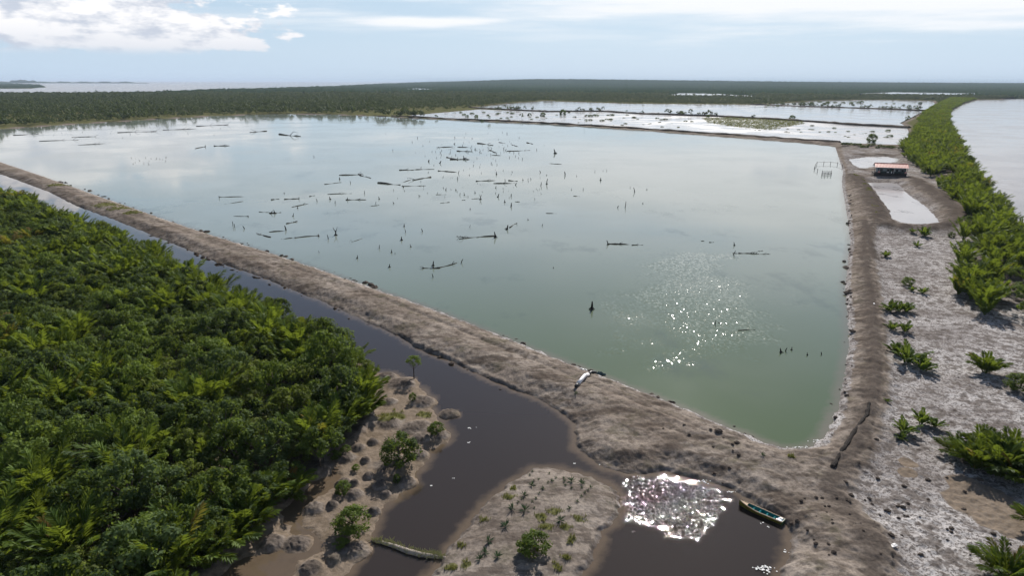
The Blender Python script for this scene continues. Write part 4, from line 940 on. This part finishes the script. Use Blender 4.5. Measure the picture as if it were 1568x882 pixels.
for x, y, r_, k, lb in ((430,478,16,0,'upright bushy mangrove at the water edge where the channel bends, the taller'), (408,474,18,1,'round bushy mangrove at the water edge where the channel bends'), (458,500,12,2,'small dark mangrove at the channel edge below the bend'), (487,512,14,3,'pale green mangrove leaning over the channel below the bend')):
    put_bush(x, y, r_, lb, k, 1.35 if k in (0, 3) else 1.0)
for k, (x, y, sc, lb) in enumerate(((545,612,.95,'tall nipa palm at the thicket corner nearest the mud spit'),(556,640,.85,'nipa palm at the thicket corner just below the tallest one'),(528,655,.95,'broad nipa palm at the thicket edge above the low shrubs'),(505,640,.9,'nipa palm set one step back from the thicket corner'),(500,690,.7,'nipa palm with drooping fronds at the thicket edge by the low shrubs'),(440,765,.75,'nipa palm at the thicket edge above the brown shallow water'),(405,785,.8,'nipa palm at the thicket edge by the large dug mound'),(378,815,.85,'big nipa palm overhanging the brown shallow water'),(350,842,.85,'nipa palm with yellowing fronds overhanging the brown shallow water'),(318,872,.9,'lowest nipa palm overhanging the brown shallow water'),(340,800,.8,'nipa palm behind the overhanging ones at the brown water'),(470,535,.7,'nipa palm at the thicket edge near the channel bend'),(525,575,.8,'nipa palm beside the bare tree at the thicket corner'))):
    P = at(x, y); palm((P[0], P[1], H_at(P[0], P[1])-.1), k, sc, k*1.7, lb, None, 2)
# the island between channel and pool
Z8 = lambda x, y, r: (680+x/4.846, 700+y/4.846, r/4.846)
put_bush(*Z8(672, 670, 118), 'large bright green shrub on the small island between channel and pool', 0, .95, dy=.75)
def put_small(kind, x, y, r_px, label, k, group=None, name=None, cat='plant'):
    P = at(x, y+r_px*.5); z = H_at(P[0], P[1]); me = (SPIKY if kind == 's' else YOUNG)[k % (2 if kind == 's' else 3)]
    sc = r_px/ppm(P)/(.58 if kind == 's' else 1.8); o = link(name or ('spiky_plant' if kind == 's' else 'young_palm'), me, loc=(P[0], P[1], z-.03), rz=k*1.3, sc=sc); tag(o, label, cat, group); return o
for k, (x, y, r_, lb) in enumerate(((600,425,42,'largest spiky dark plant left of the island centre'),(595,312,30,'spiky green plant behind the largest spiky plant'),(650,230,30,'bright spiky plant near the back left rim of the island'),(505,415,38,'bluish spiky plant just left of the largest spiky plant'),(455,540,42,'dark compact spiky plant at the left rim of the island'),(330,655,42,'blue green spiky plant at the lower left of the island, the upper of a row'),(305,740,36,'blue green spiky plant in the middle of the lower left row'),(268,790,36,'blue green spiky plant lowest in the lower left row'),(395,770,38,'blue green spiky plant right of the lower left row'),(860,500,40,'thin bluish spiky plant right of the island centre'),(945,205,34,'grey spiky plant at the back rim of the island'),(1020,220,34,'grey spiky plant at the back right rim of the island'))):
    put_small('s', *Z8(x, y, r_), lb, k)
for k, (x, y, r_) in enumerate(((930,420,22),(985,370,18),(1015,330,16),(1045,305,16),(1065,285,14),(1085,250,20),(1020,265,14),(945,270,14),(890,210,20),(885,185,14),(830,190,14),(800,215,18),(770,225,12),(735,270,20),(705,310,14),(680,345,14),(655,370,14),(670,420,12),(700,195,14),(665,205,12),(780,155,14),(900,250,14),(635,145,12),(655,120,12),(550,375,14),(575,345,16))):
    put_small('s', *Z8(x, y, r_), 'tiny dark seedling in the curved row planted on the island', k, 'seedlings planted on the island', 'seedling')
# the pale flat on the right
Zb = lambda x, y, r: (1240+x/2.756, 330+y/2.756, r/2.756)
for k, (x, y, r_, lb) in enumerate(((410,600,62,'leafy clump of young nipa in the middle of the pale flat, the largest'),(475,640,48,'leafy clump of young nipa at the right of the largest clump'),(365,570,44,'leafy clump of young nipa at the left of the largest clump'),(335,395,36,'upright young nipa leftmost in the row beside the dike'),(372,395,34,'upright young nipa second in the row beside the dike'),(405,395,36,'upright young nipa rightmost in the row beside the dike'),(345,475,28,'young nipa left of two below the row'),(400,480,34,'young nipa right of two below the row'),(320,170,22,'small young nipa near the upper left of the pale flat'),(450,128,18,'small young nipa below the basin berm'),(480,78,30,'young nipa tuft touching the basin berm'),(430,75,16,'little young nipa left of the tuft at the berm'),(475,325,22,'pale young nipa right of the round dark shrub'),(430,318,16,'little young nipa below the round dark shrub'),(325,800,14,'tiny nipa at the foot of the dike slope'))):
    put_small('y', *Zb(x, y, r_), lb, k, cat='palm')
put_bush(*Zb(408, 290, 24), 'round dark shrub alone on the upper pale flat', 1, .9)
put_bush(*Zb(597, 90, 14), 'small dark shrub at the edge of the palm belt below the basin', 2)
put_bush(1561, 592, 20, 'dark brown green shrub cut by the right edge of the picture', 3, .9)
Zc = lambda x, y, r: (1220+x/2.737, 560+y/2.737, r/2.737)
for k, (x, y, r_, lb) in enumerate(((445,270,46,'young nipa clump below the middle of the flat, the left of three'),(520,235,44,'young nipa clump below the middle of the flat, the centre of three'),(575,255,34,'young nipa clump below the middle of the flat, the right of three'),(435,310,24,'dark young nipa at the foot of the left clump'))):
    put_small('y', *Zc(x, y, r_), lb, k, cat='palm')
def put_palm(x, y, sc, label, k, parts=2):
    P = at(x, y); z = H_at(P[0], P[1]); return palm((P[0], P[1], z-.1), k, sc, k*1.9, label, None, parts)
put_palm(1508, 574, .72, 'lone bushy nipa palm on the right of the pale flat', 0)
put_palm(1502, 700, .72, 'tall nipa palm at the back of the big clump on the right edge', 1)
put_palm(1468, 704, .62, 'nipa palm at the left end of the big clump on the right edge', 2)
put_palm(1492, 722, .75, 'nipa palm at the front left of the big clump on the right edge', 0)
put_palm(1525, 728, .85, 'nipa palm at the front middle of the big clump on the right edge', 1)
put_palm(1556, 742, .9, 'nipa palm at the front right of the big clump on the right edge', 2)
put_palm(1545, 712, .85, 'nipa palm behind the front right palm of the big clump', 0)
put_palm(1590, 735, .9, 'nipa palm just beyond the right edge of the big clump', 1)
put_palm(1582, 815, .55, 'nipa palm whose fronds enter at the right edge above the lowest palm', 0)
put_palm(1538, 888, .66, 'nipa palm at the lower right corner of the flat', 2)
# bushes on the far dikes
ZA = lambda x, y, r: (700+x/3.92, 80+y/3.92, r/3.92)
for k, (x, y, r_, lb) in enumerate(((435,376,11,'small pale mangrove right of the big round one'),(512,378,14,'mid sized mangrove second right of the big round one'),(635,366,18,'dark mangrove on the second dike left of the tall pole'),(1345,366,13,'mangrove alone on the second dike right of centre'),(1505,386,11,'small mangrove on the second dike above the grassy patch'),(115,388,11,'small dark mangrove at the left end of the strip pond'),(60,386,9,'smaller dark mangrove leftmost in the strip pond'),(240,372,8,'tiny mangrove between the strip pond dikes at left'))):
    put_bush(*ZA(x, y, r_*1.15), lb, k, 1.05)
ZR = lambda x, y, r: (1100+x/3.35, 80+y/3.35, r/3.35)
put_bush(*ZR(375, 342, 15), 'dark mangrove on the second dike above the grass patch right end', 1, 1.1)
put_bush(*ZR(430, 269, 13), 'dark mangrove on the third dike, the left of a pair', 2, 1.1)
put_bush(*ZR(477, 269, 13), 'dark mangrove on the third dike, the right of a pair', 3, 1.1)
put_bush(*ZR(1035, 263, 10), 'small mangrove at the right end of the third dike', 4)
put_bush(*ZR(735, 256, 10), 'small mangrove in the pale pond beyond the third dike', 0)
put_bush(*ZR(782, 452, 24), 'dark feathery tree at the hedge behind the drained basins', 1, 1.25)
for k in range(16):
    x = 640+k*19+random.uniform(-6, 6); put_bush(*ZR(x, 480+.05*(x-640)+random.uniform(-4, 4), random.uniform(10, 14)), 'low green shrub in the hedge row behind the drained basins', k, .7, 'hedge shrubs behind the drained basins', name='hedge_shrub')
clumps = [ZA(*q) for q in ((780,378,14),(800,380,14),(838,378,13),(825,374,10),(930,374,14),(905,376,9),(705,388,11),(870,408,13),(920,400,12),(800,405,12),(775,405,10),(1060,390,13),(1000,392,8),(1020,376,9),(1200,395,11),(1250,400,12),(1230,403,9),(990,437,9),(445,402,9),(1215,420,9),(1370,412,12),(1410,415,10),(1150,430,7),(340,410,8),(330,365,12),(160,360,10),(150,408,9),(240,408,9),(90,365,12),(40,372,12),(20,360,10),(185,375,9))]+[ZR(*q) for q in ((790,405,11),(870,400,12),(880,428,14),(860,435,10),(480,375,9),(595,388,9),(330,260,10),(560,255,10),(600,255,9),(680,257,9),(720,255,10),(305,272,8),(255,270,8),(900,262,6),(860,262,6),(520,252,9),(640,256,9),(470,395,7),(600,410,7),(650,430,7))]
clumps += [(random.uniform(760, 1330), 0, random.uniform(1.2, 2.6)) for k in range(70)]
clumps = [(x, y if y else np.interp(x, [760, 980, 1219, 1340], [178, 187, 199, 208])+random.gauss(0, 4.5), r_) for x, y, r_ in clumps]
for k, (x, y, r_) in enumerate(clumps): put_bush(x, y, r_*1.1, 'low dark mangrove clump in the pale shallow water behind the green pond', k, .62, 'low mangrove clumps in the pale strip ponds', name='mangrove_clump')
# yellowish grass patch on the strip pond and tufts on the dikes
def tufts(name, spots, label, hmin, hmax, kind='stuff'):
    b = MB()
    for x, y, z, n, rad in spots:
        for k in range(n):
            a = random.uniform(0, 6.28); rr2 = rad*math.sqrt(random.random()); px, py = x+math.cos(a)*rr2, y+math.sin(a)*rr2
            hh = random.uniform(hmin, hmax); a2 = random.uniform(0, 6.28); wd = hh*.14; lx, ly = math.cos(a2)*hh*.5, math.sin(a2)*hh*.5
            b.poly([(px-math.sin(a2)*wd, py+math.cos(a2)*wd, z-.05), (px+math.sin(a2)*wd, py-math.cos(a2)*wd, z-.05), (px+lx, py+ly, z+hh)], random.random())
    tag(link(name, b.mesh(name, 'grass_leaf')), label, kind=kind)
pg = poly([(1075,181.5),(1120,180),(1170,182),(1228,186),(1232,190),(1180,200),(1130,196),(1085,189)])
gpts = fill(pg, 3.2, 2000, 12)
tufts('marsh_grass', [(q[0], q[1], .75, 12, 1.6) for q in gpts if random.random() < .85], 'yellowish marsh grass patch in the pale strip pond', .5, 1.3)
sp = []
for vx, vy, vr in VEG:
    n = max(6, min(70, int(vr*vr*5)))
    for k in range(n):
        a = random.uniform(0, 6.28); q = vr*.9*math.sqrt(random.random()); sp.append((vx+math.cos(a)*q, vy+math.sin(a)*q, 16, .3))
zq = hs([(q[0], q[1]) for q in sp])
tufts('grass', [(q[0], q[1], z, q[2], q[3]) for q, z in zip(sp, zq) if z > -.1], 'sparse yellow green grass tufts on the dike, the spit and the island', .12, .42)
P = at(1210, 713); z = H_at(P[0], P[1]); tufts('weed_tuft', [(P[0], P[1], z, 90, .42)], 'bright green weed tuft on the dike near the pond corner', .2, .5, 'thing'); bpy.data.objects['weed_tuft']['category'] = 'weed'
put_small('s', 1166, 712, 5, 'small dark weed on the dike near the pond corner', 1, name='weed')
put_small('s', 882, 614, 4, 'small dark weed at the lower end of the white pipe', 0, name='weed')

# ------------------------------------------------------------------ floating mat across the channel
pts = [Vector((*at(x, y)[:2], 0)) for x, y in ((570,829),(585,832),(605,838),(625,846),(645,851),(665,853.5),(683,855.5))]
e = link('floating_mat', None, loc=pts[3]); tag(e, 'narrow weedy log boom lying across the dark channel', 'log boom')
b = MB(); b.tube([p-pts[3]+Vector((0, 0, .05)) for p in pts], [.10, .18, .24, .30, .28, .22, .12], 8); link('stem', b.mesh('boom_stem', 'pale_wood', True), e)
b = MB()
for k in range(620):
    t = random.random()**.8*5.7; i = int(t); p = pts[i].lerp(pts[i+1], t-i)-pts[3]; hh = random.uniform(.1, .3); a = random.uniform(0, 6.28)
    px, py = p.x+random.gauss(0, .22), p.y+random.gauss(.1, .24)
    b.poly([(px-.07, py, .1), (px+.07, py, .1), (px+math.cos(a)*.2, py+math.sin(a)*.2, .18+hh)], random.random())
o = link('weeds', b.mesh('mat_weeds', 'dry_weed'), e); o['kind'] = 'stuff'
put_small('y', 610, 829, 5, 'little sapling growing on the weedy log boom', 1, name='sapling')

# ------------------------------------------------------------------ moored wooden boat
A = Vector(at(1131.4, 773.5)); B = Vector(at(1199, 803)); L = (B-A).length; d = (A-B).normalized(); ang = math.atan2(d.y, d.x)
bt = link('boat', None, loc=(*((A+B)/2).xy, -.02), rz=ang); tag(bt, 'narrow wooden boat with teal inside and cream rim moored at the pool bank', 'boat')
ST = 15
def sect(t):  # t 0 stern .. 1 bow: half width at rim, half width at bottom, keel height, rim height
    wv = .47*(1-.10*(1-t)**2)*(1 if t < .45 else math.cos((t-.45)/.55*math.pi/2)**.75+.02)
    return wv, wv*.62, .0+.55*max(0, t-.72)**1.6*2.2-.08, .46+.42*max(0, t-.55)**1.5*2.0
def loft(prof, name, m, parent=bt):
    b = MB(); rows_ = [[(L*(t-.5), *q) for q in prof(t)] for t in [i/ST for i in range(ST+1)]]
    for i in range(ST):
        for j in range(len(rows_[0])-1): b.quad(rows_[i][j], rows_[i+1][j], rows_[i+1][j+1], rows_[i][j+1])
    return link(name, b.mesh(name, m, True), parent)
def hull(t):
    w_, bw, kz, rz_ = sect(t); md_ = (kz+rz_)/2
    return [(w_, rz_), (w_*.93, md_), (bw, kz+.04), (0, kz-.05), (-bw, kz+.04), (-w_*.93, md_), (-w_, rz_)]
loft(hull, 'hull', 'boat_olive')
loft(lambda t: [(q[0]*.9, q[1]+(.07 if abs(q[0]) < .9*sect(t)[0] else -.02)) for q in hull(t)][::-1], 'lining', 'boat_teal')
for s in (1, -1):
    loft(lambda t: [(s*sect(t)[0]*1.03, sect(t)[3]-.05), (s*sect(t)[0]*1.03, sect(t)[3]+.03), (s*sect(t)[0]*.92, sect(t)[3]+.035), (s*sect(t)[0]*.92, sect(t)[3]-.06)], 'gunwale', 'boat_cream')
loft(lambda t: [(-sect(t)[0]*.90, sect(t)[3]-.03), (-sect(t)[0]*.89, sect(t)[3]-.20)], 'strake', 'boat_orange')
b = MB()
for i in range(10, ST):
    t0_, t1_ = i/ST, (i+1)/ST; w0, w1 = sect(t0_), sect(t1_)
    if t0_ > .79: b.quad((L*(t0_-.5), w0[0]*.86, w0[3]-.01), (L*(t0_-.5), -w0[0]*.86, w0[3]-.01), (L*(t1_-.5), -w1[0]*.86, w1[3]-.01), (L*(t1_-.5), w1[0]*.86, w1[3]-.01))
link('bow_deck', b.mesh('bow_deck', 'boat_cream'), bt)
for t_ in (.2, .36, .52, .66):
    b = MB(); w_ = sect(t_); b.box((L*(t_-.5), 0, w_[3]-.14), (.16, w_[0]*1.7, .04)); link('thwart', b.mesh('thwart', 'boat_teal'), bt)
b = MB(); w_ = sect(0); b.box((-L*.5, 0, .2), (.06, w_[0]*1.9, .56)); link('transom', b.mesh('transom', 'boat_green'), bt)
b = MB(); b.box((-L*.5+.35, .05, .36), (.45, .5, .22)); link('engine_box', b.mesh('engine_box', 'boat_blue'), bt)
b = MB(); b.box((-L*.5+.30, -.16, .50), (.34, .2, .08)); b.box((-L*.5+.62, .2, .44), (.16, .2, .06)); link('stern_seat', b.mesh('stern_seat', 'white_paint'), bt)

# ------------------------------------------------------------------ white pipe on the dike, roll on the right dike
pp3 = [(881,609),(884.5,604),(890,595),(895,588.5),(900,583),(905,577.5),(912,575)]
Q = [at(*p) for p in pp3]; zz_ = hs([q[:2] for q in Q]); Q = [Vector((q[0], q[1], max(z, 0.2)+.32)) for q, z in zip(Q, zz_)]
e = link('drain_pipe', None, loc=Q[3]); tag(e, 'bent white drain pipe with black ends lying across the long dike', 'pipe')
b = MB(); b.tube([q-Q[3] for q in Q[1:5]], .30, 9); link('sleeve', b.mesh('pipe_sleeve', 'pipe_white', True), e)
for seg in ((0, 2), (4, 7)):
    b = MB(); b.tube([q-Q[3]+Vector((0, 0, -.03)) for q in Q[seg[0]:seg[1]]], .24, 8); link('end', b.mesh('pipe_end', 'pipe_black', True), e)
P = at(918, 574); b = MB(); r = random.Random(5)
for k in range(26):
    a = r.uniform(0, 6.28); l = r.uniform(.4, 1.1); b.tube([(math.cos(a)*l, math.sin(a)*l*.7, 0), (math.cos(a)*l*.4, math.sin(a)*.3*l, r.uniform(.2, .5)), (math.cos(a+2)*l*.7, math.sin(a+2)*l*.6, .02)], .05, 4)
o = link('net_heap', b.mesh('net_heap', 'net_blue'), loc=(P[0], P[1], H_at(P[0], P[1])+.12)); tag(o, 'grey blue heap of netting at the pond end of the white pipe', 'net')
for k, (x, y) in enumerate(((890,571),(893,572),(897,571.5),(911,571))):
    P = at(x, y); b = MB(); b.tube([(-.25, 0, .12), (.1, 0, .14), (.2, 0, .14), (.3, 0, .14)], [.12, .13, .06, .04], 7); o = link('jerry_can', b.mesh('jerry_can', 'white_paint'), loc=(P[0], P[1], max(0, H_at(P[0], P[1]))), rz=k); tag(o, ('white litter piece on the pond edge left of the netting, the leftmost', 'white litter piece on the pond edge left of the netting, the middle one', 'white litter piece on the pond edge left of the netting, the third', 'white litter piece between the pipe end and the netting')[k], 'litter'); o.name = 'litter'
Q = [at(*p) for p in ((1329,632),(1326,645),(1318,658),(1307,672),(1297,688),(1288,703),(1279,718),(1271,733))]; zz_ = hs([q[:2] for q in Q]); Q = [Vector((q[0], q[1], z+.02)) for q, z in zip(Q, zz_)]
pts = []; rad = []
for a_, b_ in zip(Q[:-1], Q[1:]):
    for t_ in (0, .25, .5, .75): pts.append(a_.lerp(b_, t_)-Q[3]+Vector((random.uniform(-.06, .06), random.uniform(-.06, .06), 0))); rad.append(random.uniform(.20, .34))
b = MB(); b.tube(pts, rad, 8); o = link('dark_roll', b.mesh('dark_roll', 'dark_roll'), loc=Q[3]); tag(o, 'long dark curved roll lying along the slope of the right dike', 'roll')
for k, (x, y, l, rz_) in enumerate(((1366,848,.75,.4),(1337,474,.55,1.2))):
    P = at(x, y); b = MB(); b.box((0, 0, .08), (l, l*.45, .12)); b.box((l*.2, l*.1, .16), (l*.5, l*.3, .05)); o = link('litter', b.mesh('litter', 'white_paint'), loc=(P[0], P[1], H_at(P[0], P[1])), rz=rz_); tag(o, ('pale litter piece on the dike foot near the lower right', 'pale stick shaped litter piece on the right dike track')[k], 'litter')

# ------------------------------------------------------------------ foam patches on the dark water and at the pond corner
def foam(x, y, rx, ry, label, seed, grp=None):
    P = at(x, y); r = random.Random(seed); b = MB(); s = 1/ppm(P); n = max(4, int(rx*ry*.5))
    for k in range(n):
        cx, cy = r.gauss(0, rx*.5)*s, r.gauss(0, ry*.5)*s/.6; q = r.uniform(.5, 1.6)*s*max(1, min(rx, ry)*.28)
        b.poly([(cx+math.cos(j*1.05)*q*r.uniform(.6, 1.2), cy+math.sin(j*1.05)*q*r.uniform(.6, 1.2), .012+.004*k) for j in range(6)])
    o = link('foam', b.mesh('foam', 'foam'), loc=P); tag(o, label, kind='stuff')
for k, q in enumerate(((1170,872,13,6,'white foam patch at the bottom of the pool'),(1166,802,4,1.6,'small foam streak below the boat'),(1176,807,2,1.5,'foam fleck below the boat stern'),(1201,845,5,2.5,'foam patch at the right edge of the pool'),(1122,754,8,2,'foam line under the bank beside the boat'),(1080,738,12,2.4,'foam line under the bank above the glitter'),(1012,730,4,3,'foam patch under the bank at the glitter'),(978,731,6,2.5,'foam patch at the left of the bank above the glitter'),(718,678,5,2.2,'pale scum patch in the dark channel'),(694,733,4,1.4,'small scum fleck in the lower channel'),(660,744,1.5,1.0,'tiny scum fleck in the lower channel'),(881,711,1.6,1.2,'tiny foam fleck by the dike point'),(918,672+40,1.2,1,'tiny foam fleck near the glitter'),(1225,686,22,2,'white foam line in the pond corner'),(1250,676,10,4,'white foam at the right of the pond corner'),(722,656,7,2.4,'pale scum streak in the channel bend'))): foam(*q, 40+k)

# ------------------------------------------------------------------ fish pen in the pond
e = link('fish_pen', None, loc=at(1268, 264)); tag(e, 'small fish pen of stakes and netting in the pond by the right dike', 'fish pen'); o3 = Vector(at(1268, 264))
PS_ = [Vector(at(1100+x/3.35, 80+y/3.35)) for x, y in ((492,602),(496,588),(505,575),(508,612),(530,632),(545,632),(562,630),(578,632),(578,622),(532,622),(540,574),(575,574),(610,578),(635,590))]
for p in PS_:
    b = MB(); b.tube([p-o3+Vector((0, 0, -.5)), p-o3+Vector((.05, 0, 1.6))], .13, 5); link('stake', b.mesh('stake', 'dead_wood'), e)
for i, j in ((0,1),(1,2),(2,10),(10,11),(11,12),(12,13),(0,3),(4,5),(5,6),(6,7),(7,8),(8,9),(9,4)):
    b = MB(); p, q = PS_[i]-o3, PS_[j]-o3; b.tube([p+Vector((0, 0, 1.2)), q+Vector((0, 0, 1.2))], .06, 4)
    if i in (4,5,6,7,8,9): b.tube([p+Vector((0, 0, .55)), q+Vector((0, 0, .55))], .10, 4)
    link('rail', b.mesh('rail', 'dead_wood'), e)

# ------------------------------------------------------------------ house with the red roof
A = Vector(at(1336.5, 273.2)); B = Vector(at(1388, 275.4)); Lh = (B-A).length; ex = (B-A).normalized(); rz_ = math.atan2(ex.y, ex.x)
c = (A+B)/2; ey = Vector((-ex.y, ex.x, 0)); W_ = 8.0; c = c+ey*(W_/2)
zb = H_at(c.x, c.y)-.1
hs_ = link('house', None, loc=(c.x, c.y, zb), rz=rz_); tag(hs_, 'long stilt house with a salmon red metal roof beside the basin', 'house')
def hbox(nm, cc, sz, m, par=hs_):
    b = MB(); b.box(cc, sz); return link(nm, b.mesh(nm, m), par)
hbox('platform', (0, 0, 1.25), (Lh, W_, .22), 'house_wood')
for i in range(8):
    for j in range(3): hbox('stilt', (-Lh/2+.4+i*(Lh-.8)/7, -W_/2+.35+j*(W_-.7)/2, .5), (.28, .28, 1.3), 'house_wood')
hbox('underfloor_shade', (0, -W_/2+.42, .62), (Lh-.9, .06, 1.0), 'house_wood')
x0, x1 = -Lh/2+1.9, Lh/2-.6
hbox('wall', ((x0+x1)/2, -W_/2+1.3, 2.75), (x1-x0, .12, 2.78), 'wall_green')
hbox('wall', ((x0+x1)/2, W_/2-.3, 2.75), (x1-x0, .12, 2.78), 'wall_green')
for x in (x0, x1): hbox('wall', (x, .5, 2.75), (.12, W_-1.7, 2.78), 'wall_grey')
hbox('wall', (x0+(x1-x0)*.22, -W_/2+1.22, 3.1), ((x1-x0)*.40, .05, 1.7), 'wall_grey')
hbox('wall', (x0+(x1-x0)*.76, -W_/2+1.22, 3.1), ((x1-x0)*.36, .05, 1.7), 'wall_grey')
for fx in (.12, .36, .68, .88):
    f = hbox('window', (x0+(x1-x0)*fx, -W_/2+1.17, 2.75), (1.1, .06, .9), 'house_wood'); hbox('pane', (x0+(x1-x0)*fx, -W_/2+1.12, 2.75), (.9, .04, .7), 'glass_dark', f)
f = hbox('door', (x0+(x1-x0)*.52, -W_/2+1.2, 2.36), (.95, .08, 1.95), 'house_wood'); hbox('handle', (x0+(x1-x0)*.52+.35, -W_/2+1.12, 2.3), (.08, .08, .08), 'white_paint', f)
for i in range(6): hbox('post', (-Lh/2+.3+i*(Lh-.6)/5, -W_/2+.15, 2.6), (.15, .15, 2.5), 'house_wood' if i not in (3,) else 'white_paint')
hbox('railing', (0, -W_/2+.12, 2.1), (Lh-.6, .07, .09), 'house_wood'); hbox('railing', (0, -W_/2+.12, 1.75), (Lh-.6, .07, .08), 'house_wood')
hbox('laundry', (-Lh/2+2.2, -W_/2+.05, 1.95), (1.0, .08, .75), 'pink_cloth'); hbox('laundry', (Lh/2-.9, -W_/2+.05, 2.0), (.8, .08, .8), 'pink_cloth')
hbox('laundry', (.4, -W_/2+.05, 1.9), (.4, .08, .9), 'white_paint'); hbox('laundry', (-1.2, -W_/2+.05, 1.9), (.9, .08, .5), 'white_paint')
# corrugated gable roof with a slight overhang
b = MB(); n = 46; re, rr3, zr, ze = W_/2+.5, 0.0, 5.75, 4.15; xl, xr = -Lh/2+.3, Lh/2+.3
for s in (-1, 1):
    for i in range(n):
        xa, xb = xl+(xr-xl)*i/n, xl+(xr-xl)*(i+1)/n; oa, ob = (.05 if i % 2 else 0), (0 if i % 2 else .05)
        q = [(xa, 0, zr+oa), (xa, s*re, ze+oa), (xb, s*re, ze+ob), (xb, 0, zr+ob)]; b.quad(*(q if s < 0 else q[::-1]))
rf = link('roof', b.mesh('roof', 'roof_red'), hs_)
b = MB(); b.tube([(xl-.05, 0, zr+.06), (xr+.05, 0, zr+.06)], .16, 6); link('ridge_cap', b.mesh('ridge_cap', 'roof_red'), rf)
b = MB(); b.box(((xl+xr)/2, -re+.03, ze-.10), (xr-xl, .05, .16)); link('fascia', b.mesh('fascia', 'white_paint'), rf)
for x in (xl+.25, xr-.25):
    b = MB(); b.poly([(x, -re+.6, ze+.1), (x, re-.6, ze+.1), (x, 0, zr-.12)]); link('gable', b.mesh('gable', 'wall_grey'), rf)
hbox('step', (-Lh/2-.4, -W_/2+1.2, .85), (.5, 1.2, .1), 'house_wood'); hbox('step', (-Lh/2-.8, -W_/2+1.2, .45), (.5, 1.2, .1), 'house_wood')
